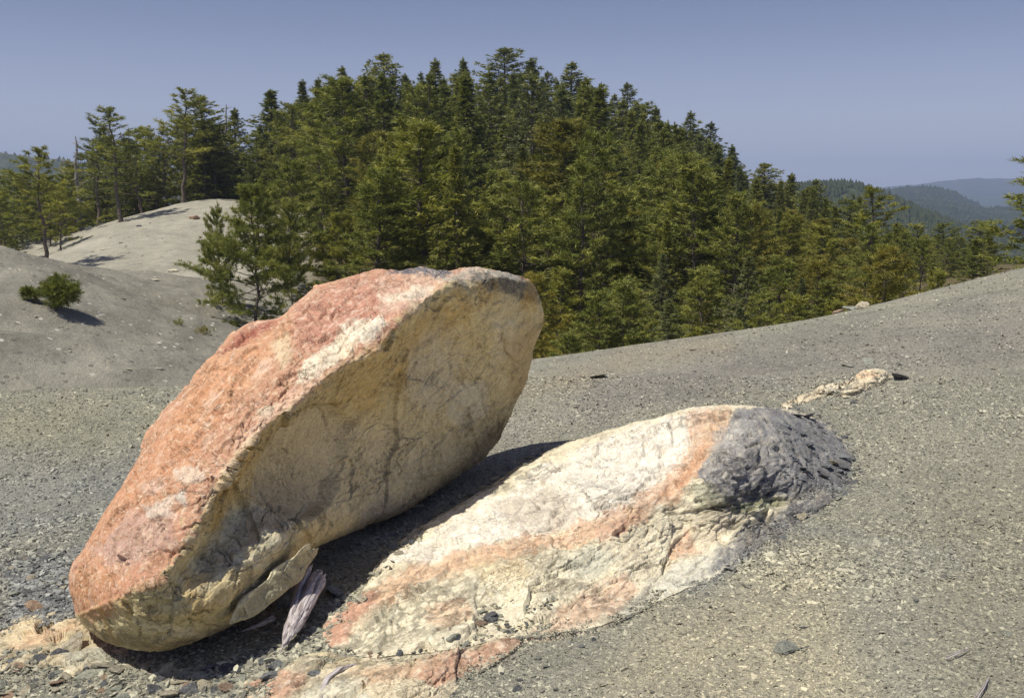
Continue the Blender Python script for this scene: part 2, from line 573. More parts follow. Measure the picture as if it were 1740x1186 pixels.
# ------------------------------------------------------------------ haze
def build_haze():
    m = bpy.data.materials.new("thin_air_haze"); m.use_nodes = True
    t = m.node_tree
    t.nodes.remove(t.nodes["Principled BSDF"])
    v = N(t, "ShaderNodeVolumePrincipled")
    v.inputs["Color"].default_value = (0.56, 0.69, 1.0, 1)
    v.inputs["Density"].default_value = 0.00026
    t.links.new(v.outputs[0], t.nodes["Material Output"].inputs["Volume"])
    x0, x1, y0, y1, z0, z1 = -9500, 9500, -9500, 9500, -75, 420
    V = [(x, y, z) for x in (x0, x1) for y in (y0, y1) for z in (z0, z1)]
    Fc = [(0, 1, 3, 2), (4, 6, 7, 5), (0, 4, 5, 1), (2, 3, 7, 6), (0, 2, 6, 4), (1, 5, 7, 3)]
    o = link("haze", make_mesh("haze", V, Fc, m, False))
    tag(o, kind="stuff")
build_haze()

# ------------------------------------------------------------------ distant ridges
def ridge(name, prof, Y, near_Y, colour, rough, seed, ny=70, nx=420, tone_noise=0.02):
    """a hill whose skyline passes through the photo points prof, at distance Y"""
    px = np.array([p[0] for p in prof], float); py = np.array([p[1] for p in prof], float)
    U = np.linspace(px[0], px[-1], nx)
    T = np.interp(U, px, py)
    kx, kz = ray(U, T)
    zt = CAM_H + kz * Y
    s = np.linspace(0, 1.6, ny)
    KX, S = np.meshgrid(kx, s)
    ZT, _ = np.meshgrid(zt, s)
    Yw = near_Y + (Y - near_Y) * S
    shape = np.where(S < 1, np.sin(S * np.pi / 2) ** 1.2, np.cos((S - 1) / 0.6 * np.pi / 2 * 0.8))
    zb = -34.0
    X = KX * Yw
    P3 = np.stack([X.ravel(), Yw.ravel(), np.zeros(X.size)], 1)
    nz = fbm(P3 / (Y * 0.16), 5, seed, 0.55, True).reshape(X.shape)
    Z = zb + (ZT - zb) * shape + nz * rough * Y * 0.02 * np.clip(np.abs(1 - S) * 3, 0.04, 1)
    V = np.stack([X, Yw, Z], -1).reshape(-1, 3)
    i = np.arange(ny - 1)[:, None] * nx + np.arange(nx - 1)[None]
    Fq = np.stack([i, i + 1, i + 1 + nx, i + nx], -1).reshape(-1, 4)
    m, t, b = new_mat(name + "_cover")
    geo = N(t, "ShaderNodeNewGeometry")
    n1 = noise_tex(t, 60.0 / Y, 8, 0.75, geo.outputs["Position"])
    n2 = noise_tex(t, 12.0 / Y, 5, 0.6, geo.outputs["Position"])
    c = ramp(t, n1, [(0.35, colour[0]), (0.5, colour[1]), (0.66, colour[2])])
    c = mixc(t, ramp(t, n2, [(0.58, (0, 0, 0)), (0.66, (1, 1, 1))]), c, colour[3])
    t.links.new(c, b.inputs["Base Color"])
    o = link(name, make_mesh(name, V, Fq, m, True))
    tag(o, kind="structure")
    return V, Fq, nx, ny

GREENS = ((0.02, 0.03, 0.016), (0.045, 0.058, 0.03), (0.09, 0.095, 0.055), (0.24, 0.21, 0.16))
GREENS2 = ((0.012, 0.02, 0.010), (0.022, 0.034, 0.018), (0.045, 0.055, 0.03), (0.05, 0.055, 0.035))
R1 = ridge("hills", [(1050, 345), (1250, 340), (1330, 326), (1400, 320), (1450, 323), (1490, 337), (1530, 352), (1560, 368), (1640, 400), (1740, 440), (1900, 480)], 620, 330, GREENS, 0.8, 3)
R2 = ridge("hills", [(1380, 372), (1450, 358), (1500, 342), (1540, 335), (1590, 336), (1630, 350), (1680, 364), (1740, 362), (1850, 357), (2000, 372)], 1900, 900, GREENS2, 0.8, 4)
ridge("hills", [(1300, 350), (1450, 330), (1520, 321), (1580, 316), (1630, 310), (1660, 309), (1740, 310), (1850, 314), (2050, 322)], 4600, 2600, GREENS2, 0.3, 5)
R3 = ridge("hills", [(-500, 320), (-150, 288), (-60, 282), (0, 286), (50, 291), (90, 298), (130, 302), (200, 312), (300, 328), (420, 365), (520, 430)], 1500, 500, GREENS, 1.0, 6)

# ------------------------------------------------------------------ conifers
def tube(path, radii, sides=7):
    path = np.asarray(path, float); n = len(path)
    d = np.gradient(path, axis=0); d /= np.linalg.norm(d, axis=1)[:, None] + 1e-9
    ref = np.where(np.abs(d[:, 2:3]) > 0.9, [[1, 0, 0]], [[0, 0, 1]])
    u = np.cross(d, ref); u /= np.linalg.norm(u, axis=1)[:, None] + 1e-9
    v = np.cross(d, u)
    a = np.linspace(0, 2 * np.pi, sides, endpoint=False)
    V = path[:, None] + (u[:, None] * np.cos(a)[None, :, None] + v[:, None] * np.sin(a)[None, :, None]) * np.asarray(radii)[:, None, None]
    i = np.arange(n - 1)[:, None] * sides + np.arange(sides)[None]
    j = np.arange(n - 1)[:, None] * sides + (np.arange(sides)[None] + 1) % sides
    return V.reshape(-1, 3), np.stack([i, j, j + sides, i + sides], -1).reshape(-1, 4)

class Build:
    def __init__(s): s.v, s.f, s.n = [], [], 0
    def add(s, vf):
        s.v.append(vf[0]); s.f.append(vf[1] + s.n); s.n += len(vf[0])
    def get(s): return np.concatenate(s.v), np.concatenate(s.f)

def bark_mat(name, c1, c2):
    m, t, b = new_mat(name)
    geo = N(t, "ShaderNodeNewGeometry")
    n1 = noise_tex(t, 6, 5, 0.7, geo.outputs["Position"])
    t.links.new(ramp(t, n1, [(0.35, c1), (0.65, c2)]), b.inputs["Base Color"])
    bump(t, b, n1, 0.8, 0.05)
    return m
M_BARK = bark_mat("conifer_bark", (0.08, 0.065, 0.055), (0.22, 0.18, 0.15))
M_DEAD = bark_mat("weathered_dead_wood", (0.22, 0.20, 0.18), (0.42, 0.39, 0.36))

def needle_mat(name, dark, mid, pale, sheen=0.35):
    m, t, b = new_mat(name)
    a = N(t, "ShaderNodeAttribute", attribute_name="col")
    oi = N(t, "ShaderNodeObjectInfo")
    c = ramp(t, a.outputs["Fac"], [(0.0, dark), (0.5, mid), (1.0, pale)])
    v = ramp(t, oi.outputs["Random"], [(0.0, (0.78, 0.82, 0.72)), (0.35, (0.95, 0.98, 0.9)), (0.7, (1.1, 1.08, 0.95)), (1.0, (1.22, 1.16, 0.9))])
    c = mixc(t, 1.0, c, v, 'MULTIPLY')
    t.links.new(c, b.inputs["Base Color"])
    b.inputs["Roughness"].default_value = 0.65
    b.inputs["Specular IOR Level"].default_value = 0.3
    tr = N(t, "ShaderNodeBsdfTranslucent")
    t.links.new(mixc(t, 1.0, c, (1.2, 1.25, 0.6), 'MULTIPLY'), tr.inputs[0])
    mx = N(t, "ShaderNodeMixShader"); mx.inputs[0].default_value = 0.25
    t.links.new(b.outputs[0], mx.inputs[1]); t.links.new(tr.outputs[0], mx.inputs[2])
    t.links.new(mx.outputs[0], t.nodes["Material Output"].inputs["Surface"])
    return m
M_FIR = needle_mat("fir_needles", (0.08, 0.095, 0.028), (0.18, 0.195, 0.055), (0.32, 0.325, 0.095))
M_PINE = needle_mat("pine_needles", (0.10, 0.115, 0.028), (0.215, 0.23, 0.06), (0.37, 0.365, 0.10))
M_GOLD = needle_mat("golden_pine_needles", (0.11, 0.11, 0.025), (0.24, 0.215, 0.05), (0.38, 0.33, 0.09))
M_LIME = needle_mat("lime_foliage", (0.09, 0.12, 0.012), (0.19, 0.22, 0.025), (0.30, 0.32, 0.05))
M_GREY = needle_mat("grey_green_needles", (0.085, 0.10, 0.05), (0.155, 0.175, 0.085), (0.25, 0.265, 0.135))

def blades(C, D, n, length, width, r, spread=0.9):
    """n thin triangles per tuft centre C pointing about D"""
    k = len(C)
    c = np.repeat(C, n, 0); d = np.repeat(D, n, 0)
    d = d + r.normal(size=(k * n, 3)) * spread
    d /= np.linalg.norm(d, axis=1)[:, None]
    s = np.cross(d, r.normal(size=(k * n, 3))); s /= np.linalg.norm(s, axis=1)[:, None] + 1e-9
    L = length * r.uniform(0.6, 1.25, (k * n, 1)); W = width * r.uniform(0.7, 1.3, (k * n, 1))
    c = c + r.normal(size=(k * n, 3)) * length * 0.15
    a = c - s * W * 0.5; b = c + s * W * 0.5; e = c + d * L
    V = np.stack([a, b, e], 1).reshape(-1, 3)
    Fc = np.arange(len(V)).reshape(-1, 3)
    return V, Fc

def conifer(name, seed, H=10.0, R=2.2, z0=0.08, style='fir', mat=None, limb_n=26, bend=0.02, blade=(0.30, 0.075), bl_n=5, gaps=0.12, top_flat=0.0, power=0.85, dens=1.0):
    r = np.random.default_rng(seed)
    wood = Build()
    zz = np.linspace(0, H, 14)
    wob = np.c_[np.cumsum(r.normal(0, bend, 14)), np.cumsum(r.normal(0, bend, 14)), zz]
    wob[:, :2] -= wob[0, :2]
    wob[0, 2] = -0.5
    tr = (0.010 if name == 'pine' else 0.013) * H * (1 - zz / H) ** 0.85 + 0.012
    tr[0] *= 1.25
    wood.add(tube(wob, tr, 8))
    cent, dirs, tone = [], [], []
    fir = style == 'fir'
    nlimb = int(limb_n * (5.2 if fir else 3.6))
    ga = r.uniform(0, 7)
    ph = r.uniform(0, 7, 4)
    for wi in range(nlimb):
        f = min(0.995, (wi + r.uniform(0, 1)) / nlimb)
        f = f ** (0.9 if fir else 0.8)
        if r.uniform() < gaps: continue
        z = z0 * H + (H - z0 * H) * f
        if fir:
            prof = (1 - f) ** power * (1.0 if f > 0.12 else 0.7 + 2.5 * f)
        else:
            prof = (np.sin(np.pi * np.clip(0.22 + 0.72 * f, 0, 1)) ** 0.6) * (1 - 0.58 * f) + 0.05
        prof = prof * (1 - top_flat) + top_flat * math.sqrt(max(0, 1 - f ** 3))
        ga += 2.4 + r.normal(0, 0.35)
        a = ga
        asym = 1 + 0.22 * math.sin(a + ph[0] + f * 5) + 0.16 * math.sin(2 * a + ph[1] - f * 9) + 0.12 * math.sin(f * 38 + ph[2])
        L = max(0.09, R * prof * (r.uniform(0.45, 1.0) if r.uniform() < 0.4 else r.uniform(0.85, 1.2)) * asym)
        el = (1.0 * f ** 1.5 - 0.20 + r.normal(0, 0.14)) if fir else (0.6 * f + 0.02 + r.normal(0, 0.22))
        bx = np.interp(z, zz, wob[:, 0]); by = np.interp(z, zz, wob[:, 1])
        d0 = np.array([math.cos(a) * math.cos(el), math.sin(a) * math.cos(el), math.sin(el)])
        ns = 5
        s = np.linspace(0, 1, ns)
        droop = -0.18 if fir else 0.16
        path = np.array([bx, by, z]) + d0 * (s * L)[:, None] + np.c_[np.zeros(ns), np.zeros(ns), droop * L * s ** 2 * (1 - 1.4 * s * fir)]
        path[1:, :2] += r.normal(0, 0.04 * L, (ns - 1, 2))
        wood.add(tube(path, np.linspace(0.0035 * H * (0.3 + L / max(R, 0.1)), 0.006, ns), 3))
        side = np.cross(d0, [0, 0, 1]); side /= np.linalg.norm(side) + 1e-9
        ntw = max(3, int(L * (4.0 if fir else 3.0) * dens))
        lt = 0.16 * r.normal()
        for ti in range(ntw):
            st = r.uniform(0.15, 1.0) if fir else 1 - 0.65 * r.uniform() ** 1.3
            base = np.array([np.interp(st, s, path[:, k]) for k in range(3)])
            sg = 1 if ti % 2 else -1
            if fir:
                tl = (0.34 * L * (1.05 - st) + 0.13) * r.uniform(0.6, 1.2)
                td = side * sg * 0.9 + d0 * 0.8 + np.array([0, 0, r.normal(-0.05, 0.35)])
            else:
                tl = (0.22 * L * (1.1 - st) + 0.22) * r.uniform(0.6, 1.3)
                td = side * sg * r.uniform(0.1, 1) + d0 * 0.7 + np.array([0, 0, r.uniform(-0.15, 0.8)])
            td /= np.linalg.norm(td)
            nt_ = max(2, int(tl / (0.13 if fir else 0.17)))
            q = np.linspace(0.3, 1.0, nt_)
            pts = base + td * (q * tl)[:, None]
            if fir: pts[:, 2] -= 0.16 * q * tl
            cent.append(pts); dirs.append(np.tile(td, (nt_, 1)))
            tone.append(0.45 + lt + 0.14 * r.normal() + 0.14 * r.normal(size=nt_) + 0.15 * st)
    # leader
    k = 10
    lead = np.c_[np.full(k, wob[-1, 0]), np.full(k, wob[-1, 1]), np.linspace(H * 0.95, H * 1.02, k)]
    cent.append(lead); dirs.append(np.tile([0, 0, 1.0], (k, 1))); tone.append(np.full(k, 0.6))
    C = np.concatenate(cent); D = np.concatenate(dirs); T = np.clip(np.concatenate(tone), 0, 1)
    V, Fc = blades(C, D, bl_n, blade[0], blade[1], r, 0.55 if style == 'fir' else 0.95)
    tc = np.clip(np.repeat(T, bl_n * 3) + r.normal(0, 0.06, len(V)), 0, 1)
    crown = make_mesh(name + "_crown", V, Fc, mat, False, np.repeat(tc[:, None], 3, 1))
    wv, wf = wood.get()
    trunk = make_mesh(name + "_trunk", wv, wf, M_BARK, True)
    return dict(trunk=trunk, crown=crown, H=H, R=R)

def snag(name, seed, H=8.0):
    r = np.random.default_rng(seed)
    wood = Build()
    zz = np.linspace(0, H, 12)
    wob = np.c_[np.cumsum(r.normal(0, 0.035, 12)), np.cumsum(r.normal(0, 0.035, 12)), zz]; wob[0, 2] = -0.4
    wood.add(tube(wob, 0.010 * H * (1 - zz / H) ** 0.7 + 0.02, 8))
    for k in range(26):
        f = r.uniform(0.3, 0.98); z = f * H; a = r.uniform(0, 6.3); L = r.uniform(0.15, 1.0) * (1.3 - f) * H * 0.13
        s = np.linspace(0, 1, 5)
        p = np.c_[np.interp(z, zz, wob[:, 0]) + math.cos(a) * L * s, np.interp(z, zz, wob[:, 1]) + math.sin(a) * L * s, z + L * (0.25 * s + 0.5 * s ** 2) * r.choice([-0.5, 1, 1])]
        p[1:] += r.normal(0, 0.04 * L, (4, 3))
        wood.add(tube(p, np.linspace(0.028, 0.008, 5), 4))
    wv, wf = wood.get()
    return dict(trunk=make_mesh(name + "_trunk", wv, wf, M_DEAD, True), crown=None, H=H, R=0.6)

T = {}
FB = dict(blade=(0.22, 0.072), bl_n=6)
PB = dict(blade=(0.27, 0.052), bl_n=12)
T['fir1'] = conifer("fir", 1, 12, 2.8, 0.05, 'fir', M_FIR, 36, gaps=0.08, power=1.0, dens=1.25, **FB)
T['fir2'] = conifer("fir", 2, 12, 2.9, 0.06, 'fir', M_FIR, 30, gaps=0.12, power=0.75, dens=1.2, **FB)
T['fir3'] = conifer("fir", 3, 12, 2.3, 0.04, 'fir', M_FIR, 38, gaps=0.08, power=1.1, dens=1.5, **FB)
T['fir4'] = conifer("fir", 4, 12, 2.9, 0.1, 'fir', M_GREY, 28, gaps=0.14, top_flat=0.1, power=0.7, dens=1.2, **FB)
T['fir5'] = conifer("fir", 18, 12, 2.3, 0.05, 'fir', M_FIR, 34, gaps=0.16, power=0.95, dens=1.3, bend=0.05, **FB)
T['fir6'] = conifer("fir", 19, 12, 2.6, 0.12, 'fir', M_GREY, 30, gaps=0.12, power=0.95, dens=1.3, **FB)
T['dome'] = conifer("fir", 5, 12, 2.9, 0.10, 'fir', M_FIR, 32, gaps=0.12, top_flat=0.5, dens=1.15, **FB)
T['cedar'] = conifer("cedar", 6, 12, 2.4, 0.03, 'fir', M_PINE, 44, gaps=0.04, power=0.95, dens=1.6, **FB)
T['pine1'] = conifer("pine", 7, 10, 2.3, 0.12, 'pine', M_PINE, 26, bend=0.05, gaps=0.12, dens=1.5, **PB)
T['pine2'] = conifer("pine", 8, 10, 2.0, 0.18, 'pine', M_PINE, 22, bend=0.06, gaps=0.2, dens=1.3, **PB)
T['pine3'] = conifer("pine", 9, 10, 2.5, 0.08, 'pine', M_PINE, 28, bend=0.04, gaps=0.14, dens=1.5, **PB)
T['pine4'] = conifer("pine", 20, 10, 1.9, 0.06, 'pine', M_PINE, 30, bend=0.05, gaps=0.14, dens=1.6, **PB)
T['thin1'] = conifer("pine", 10, 11, 2.0, 0.34, 'pine', M_PINE, 19, bend=0.08, gaps=0.15, dens=1.5, **PB)
T['thin2'] = conifer("pine", 11, 11, 1.7, 0.28, 'pine', M_GREY, 17, bend=0.10, gaps=0.3, dens=1.3, **PB)
T['gold'] = conifer("pine", 12, 10, 2.2, 0.05, 'pine', M_GOLD, 28, bend=0.04, gaps=0.1, dens=1.5, blade=(0.32, 0.045), bl_n=13)
T['lime'] = conifer("oak", 13, 7, 1.5, 0.1, 'pine', M_LIME, 20, bend=0.06, blade=(0.14, 0.08), bl_n=9, gaps=0.15, dens=1.8)
T['near'] = conifer("pine", 14, 6, 2.2, 0.04, 'pine', M_PINE, 34, bend=0.04, blade=(0.18, 0.024), bl_n=20, gaps=0.06, dens=2.9)

def bushy_pine():
    r = np.random.default_rng(17)
    wood = Build(); C, D = [], []
    for c, rad in (((0.25, 0, 1.15), 0.62), ((0.55, 0.1, 0.75), 0.5), ((-0.15, 0.1, 0.95), 0.45), ((0.3, -0.2, 0.55), 0.45), ((0.1, 0.25, 1.5), 0.32), ((0.75, -0.1, 1.1), 0.36), ((-0.95, 0.1, 0.75), 0.30), ((-1.15, 0, 0.95), 0.2)):
        c = np.array(c)
        d = r.normal(size=(120 if rad > 0.4 else 60, 3)); d /= np.linalg.norm(d, axis=1)[:, None]
        C.append(c + d * rad * r.uniform(0.2, 1.25, (len(d), 1)) ** 0.8 * [1.15, 1, 0.85]); D.append(d + [0, 0, 0.4])
        s = np.linspace(0, 1, 6)
        p = np.outer(s, c) + np.c_[s * 0, s * 0, -0.15 * np.sin(s * 3.14)]
        wood.add(tube(p, np.linspace(0.05, 0.015, 6), 5))
    C = np.concatenate(C); D = np.concatenate(D)
    V, Fc = blades(C, D, 18, 0.22, 0.026, r, 0.7)
    tc = np.clip(np.repeat(r.normal(0.5, 0.2, len(C)), 54), 0, 1)
    wv, wf = wood.get()
    return dict(trunk=make_mesh("pine_trunk", wv, wf, M_BARK, True), crown=make_mesh("pine_crown", V, Fc, M_PINE, False, np.repeat(tc[:, None], 3, 1)), H=1.8, R=1.05)
T['bushy'] = bushy_pine()
T['snag'] = snag("dead_tree", 15)
T['snag2'] = snag("dead_tree", 16)

M_WOODS = new_mat("far_woods")
M_WOODS[2].inputs["Base Color"].default_value = (0.06, 0.075, 0.04, 1)
M_WOODS = M_WOODS[0]
used = {}
def tree(kind, x, y, h, wfac=1.0, rot=None, name=None, label=None, cat=None, group=None, z=None):
    t = T[kind]
    if z is None: z = ground(np.array([[x, y]]))[0]
    nm = name or {'f': 'fir_tree', 'd': 'fir_tree', 'c': 'cedar_tree', 'p': 'pine_tree', 't': 'pine_tree', 'g': 'pine_tree', 'l': 'oak_tree', 'n': 'pine_tree', 's': 'dead_tree'}[kind[0]]
    e = bpy.data.objects.new(nm, None)
    COL.objects.link(e)
    e.empty_display_size = 0.5
    s = h / t['H']
    e.location = (x, y, z)
    e.rotation_euler = (random.uniform(-.03, .03), random.uniform(-.03, .03), random.uniform(0, 6.28) if rot is None else rot)
    e.scale = (s * wfac, s * wfac, s)
    link("trunk", t['trunk'], e)
    if t['crown']: link("crown", t['crown'], e)
    tag(e, label, cat or nm.replace("_", " "), group)
    return e

def tree_px(kind, px, top, Y, width=None, base_py=None, **kw):
    """tree whose tip shows at photo pixel (px, top), standing at distance Y"""
    p = at(float(px), float(top), float(Y))
    z = ground(np.array([[p[0], Y]]))[0]
    h = p[2] - z
    wf = 1.0
    if width:
        wf = ((1.0 if kind in ('near', 'bushy', 'lime') else 1.2 if kind[0] == 't' else 1.75) * width * Y / F / 2) / (T[kind]['R'] * h / T[kind]['H'])
        wf = min(max(wf, 0.4), 2.2)
    return tree(kind, p[0], Y, h, wf, z=z, **kw)

SK = [  # kind, px, tip py, distance, width px, label
    ('thin1', 65, 258, 52, 110, "open crowned pine with a bare dark trunk standing apart beside the dark shoulder"),
    ('pine1', 20, 300, 70, 110, "bushy pine at the outer edge of the western group, before the far mountain"),
    ('pine3', 105, 300, 72, 100, "dense low pine between the bare trunked pine and the forked dead tree"),
    ('snag', 133, 232, 74, 40, "grey dead tree with a forked bare top above the western pines"),
    ('thin2', 155, 222, 76, 70, "slender open pine directly beside the forked dead tree"),
    ('thin1', 197, 192, 70, 105, "tall pine with pale bare lower trunk at the edge of the pale slope"),
    ('pine2', 236, 232, 80, 70, "thin topped pine beside the tall one with the pale trunk"),
    ('thin1', 302, 160, 78, 100, "tallest pine over the pale hill, trunk rooted on its brow"),
    ('dome', 342, 168, 82, 90, "dark dense rounded fir crowded against the pine on the brow"),
    ('snag2', 383, 178, 92, 26, "thin grey dead spire between the rounded fir and a pointed fir"),
    ('fir1', 398, 188, 92, 80, "pointed fir beside the thin dead spire"),
    ('cedar', 466, 157, 96, 90, "smooth pointed yellow green cedar rising alone against the sky"),
    ('fir3', 513, 141, 106, 60, "first of two slim firs uphill of the pointed cedar"),
    ('fir3', 541, 138, 110, 55, "slim fir directly uphill of another slim fir, beside the cedar"),
    ('fir2', 578, 118, 112, 90, "ragged fir with upturned top branches on the lower skyline"),
    ('dome', 655, 97, 118, 100, "broad round headed fir standing clear above its neighbours"),
    ('fir3', 692, 130, 124, 50, "slender fir just after the broad round headed one"),
    ('fir1', 737, 105, 124, 90, "steep pointed fir starting the summit row of the hill"),
    ('fir1', 787, 104, 128, 80, "sharp pointed fir before the dome topped giant on the summit"),
    ('dome', 862, 86, 132, 130, "dome topped giant fir, highest tree on the skyline"),
    ('fir1', 908, 104, 130, 100, "pointed fir leaning on the dome topped giant"),
    ('fir2', 972, 110, 128, 120, "wide spreading fir just downhill of the summit"),
    ('fir4', 1010, 150, 122, 100, "grey green fir behind the wide spreading one"),
    ('fir4', 1068, 145, 126, 80, "open pine like fir with upcurved branches jutting over the eastern shoulder"),
    ('fir1', 1114, 186, 118, 80, "short pointed fir in the dip of the eastern skyline"),
    ('fir2', 1170, 194, 112, 90, "bushy fir topping the second step of the eastern skyline"),
    ('fir4', 1212, 212, 114, 80, "grey green fir with drooping tiers on the steep eastern skyline"),
    ('fir1', 1243, 250, 108, 70, "small fir on the steep drop of the eastern skyline"),
    ('dome', 1298, 281, 96, 80, "blunt topped fir before the far hills"),
    ('fir1', 1342, 298, 98, 80, "pointed fir just beyond the blunt topped one"),
    ('fir2', 1385, 308, 94, 90, "wide fir whose tip touches the far ridge"),
    ('pine1', 1440, 345, 66, 90, "rounded pine next to the gaunt one on the crest"),
    ('thin1', 1482, 325, 50, 120, "gaunt pine with long bare trunk and dead lower branches on the crest"),
    ('pine2', 1560, 385, 62, 80, "sparse pine between the gaunt one and the pair of round pines"),
    ('pine3', 1600, 383, 66, 90, "first of two rounded pines under the blue hills"),
    ('pine1', 1662, 380, 66, 90, "second rounded pine under the blue hills, at the end of the row"),
    ('pine3', 1640, 425, 56, 160, "low spreading pine in front of the two rounded pines"),
    ('near', 425, 326, 33, 185, "near pine with layered spreading branches behind the reddish boulder"),
    ('near', 372, 362, 35, 66, "slender pine crowded against the near layered pine"),
    ('near', 492, 355, 37, 74, "open pine between the near layered pine and the bare patch"),
    ('gold', 965, 215, 52, 190, "large golden green pine standing in front of the dark firs"),
    ('lime', 640, 295, 62, 110, "yellow green leafy tree at the foot of the forest behind the boulder"),
    ('lime', 610, 240, 84, 80, "taller yellow green leafy tree among the dark firs"),
    ('lime', 1412, 408, 46, 70, "bright lime green young tree behind the crest"),
    ('pine1', 735, 278, 64, 130, "bushy light green pine behind the peak of the boulder"),
    ('pine3', 545, 330, 56, 110, "loose light pine at the edge of the bare patch"),
    ('snag', 1168, 506, 34, 14, "short bare silver snag standing behind the crest"),
    ('pine3', 830, 330, 56, 140, "pine with dead inner branches above the boulder's grey rim"),
    ('pine1', 1150, 392, 44, 130, "grey green pine behind the crest near the silver snag"),
    ('pine3', 1290, 440, 42, 120, "low bushy pine behind the middle of the crest"),
    ('gold', 1370, 455, 40, 80, "small yellowish pine at the crest beside the lime green tree"),
    ('fir2', 885, 225, 90, 130, "dark full fir just uphill of the golden pine"),
    ('thin1', 1135, 240, 84, 110, "fir with a twisted reddish trunk showing below its crown"),
    ('near', 580, 370, 44, 120, "young pine above the upper red face of the boulder"),
]
for k, px, top, Y, w, lab in SK:
    tree_px(k, px, top, Y, w, label=lab, group="skyline and marker trees")

# forest fill: each tree its own object
SKY = [(0, 290), (60, 270), (100, 290), (150, 250), (200, 215), (250, 230), (300, 180), (350, 185), (400, 205), (430, 240), (465, 170), (510, 150), (575, 130), (655, 110), (735, 115), (790, 112),
       (865, 100), (970, 120), (1065, 160), (1110, 195), (1170, 205), (1240, 255), (1270, 290), (1300, 292), (1385, 312), (1430, 345), (1480, 350), (1560, 392), (1600, 392), (1680, 392), (1740, 425), (1900, 440)]
sx = [p[0] for p in SKY]; sy = [p[1] for p in SKY]
FILL_LABEL = {
    'fir': ("dark green fir in the dense forest on the hill", "dark firs of the hill forest"),
    'grey': ("grey green fir in the dense forest on the hill", "grey green firs of the hill forest"),
    'pine': ("light green pine on the lower edge of the hill forest", "light pines along the forest edge"),
    'gold': ("yellowish green pine among the pines at the forest edge", "yellowish pines at the forest edge"),
    'west': ("green pine in the western tree row behind the pale hill", "pines behind the pale hill"),
    'low': ("", "young pines just behind the crest"),
    'dead': ("", "dead trees within the hill forest"),
    'east': ("small pine beyond the crest, under the far blue hills", "small pines beyond the eastern crest"),
}
MARK = [(20, "the outermost bushy pine"), (65, "the bare trunked lone pine"), (133, "the forked dead tree"), (197, "the pale trunked tall pine"), (302, "the tallest western pine"), (342, "the dark rounded fir"), (398, "the pointed fir by the dead spire"),
        (466, "the smooth pointed cedar"), (527, "the two slim firs"), (578, "the ragged fir"), (655, "the broad round headed fir"), (737, "the steep fir of the summit row"), (787, "the sharp pointed summit fir"), (862, "the dome topped giant"),
        (908, "the fir leaning on the giant"), (972, "the wide spreading fir"), (1068, "the jutting upcurved fir"), (1114, "the short fir in the dip"), (1170, "the bushy second step fir"), (1212, "the fir with drooping tiers"), (1243, "the small fir on the drop"),
        (1298, "the blunt topped fir"), (1342, "the fir beyond the blunt one"), (1385, "the wide fir touching the far ridge"), (1440, "the rounded crest pine"), (1482, "the gaunt crest pine"), (1560, "the sparse pine"), (1600, "the first rounded pine"), (1662, "the last rounded pine")]
SHADE = {'fir1': 'pointed dark fir', 'fir2': 'broad dark fir', 'fir3': 'slim dark fir', 'fir4': 'grey green fir', 'fir5': 'ragged dark fir', 'fir6': 'dense grey green fir', 'pine4': 'narrow light pine', 'cedar': 'pointed pale cedar', 'pine1': 'bushy light pine', 'pine2': 'sparse light pine', 'pine3': 'full light pine', 'gold': 'yellowish pine', 'thin2': 'thin open pine', 'snag': 'bare dead tree', 'snag2': 'bare dead spire'}
_seen = {}
def fill_label(kind, px, Y, Yr, h, hr):
    m = min(MARK, key=lambda q: abs(q[0] - px))[1]
    f = (Y - Yr[0]) / (Yr[1] - Yr[0])
    where = "far behind" if f > 0.8 else "upslope toward" if f > 0.55 else "midslope below" if f > 0.28 else "low on the slope under"
    size = "tall" if h > hr[0] + 0.62 * (hr[1] - hr[0]) else "short" if h < hr[0] + 0.3 * (hr[1] - hr[0]) else "medium"
    return "%s %s %s %s" % (size, SHADE[kind], where, m)

placed = []
def try_place(px, Y, sep):
    p = at(float(px), 500., float(Y))
    for q in placed:
        if (q[0] - p[0]) ** 2 + (q[1] - Y) ** 2 < (sep * (q[2] + 1) * 0.5) ** 2: return None
    return p
def fill(n, pxr, Yr, kinds, hr, sep, lab, margin=12, ywt=1.0, cond=None):
    c = 0; tries = 0
    while c < n and tries < n * 40:
        tries += 1
        px = random.uniform(*pxr); Y = Yr[0] + (Yr[1] - Yr[0]) * random.random() ** ywt
        if cond and not cond(px, Y): continue
        p = try_place(px, Y, sep)
        if p is None: continue
        z = ground(np.array([[p[0], Y]]))[0]
        h = random.uniform(*hr)
        lim_py = np.interp(px, sx, sy) + margin + random.random() * 14
        kx, kz = ray(px, lim_py)
        hmax = CAM_H + kz * Y - z
        if hmax < 2.2: continue
        h = min(h, hmax)
        kind = random.choice(kinds)
        placed.append((p[0], Y, 1.0))
        L = FILL_LABEL['grey'] if (lab == 'fir' and kind in ('fir4', 'fir6')) else FILL_LABEL['gold'] if (lab == 'pine' and kind == 'gold') else FILL_LABEL[lab]
        tree(kind, p[0], Y, h, random.uniform(1.2, 1.8), z=z, label=fill_label(kind, px, Y, Yr, h, hr), group=L[1])
        c += 1
fill(160, (560, 1420), (62, 130), ['fir1', 'fir2', 'fir3', 'fir5', 'fir2', 'fir4', 'fir6', 'fir5', 'fir3', 'pine4'], (9, 15), 2.7, 'fir', 12, 1.0)
fill(16, (400, 600), (84, 112), ['fir1', 'cedar', 'fir2', 'pine1', 'pine3'], (8, 13), 3.2, 'fir', 24)
fill(85, (640, 1480), (36, 62), ['pine1', 'pine3', 'pine2', 'gold', 'fir6', 'pine4', 'pine4', 'fir3'], (3.5, 8.0), 2.3, 'pine', 60, 1.0)
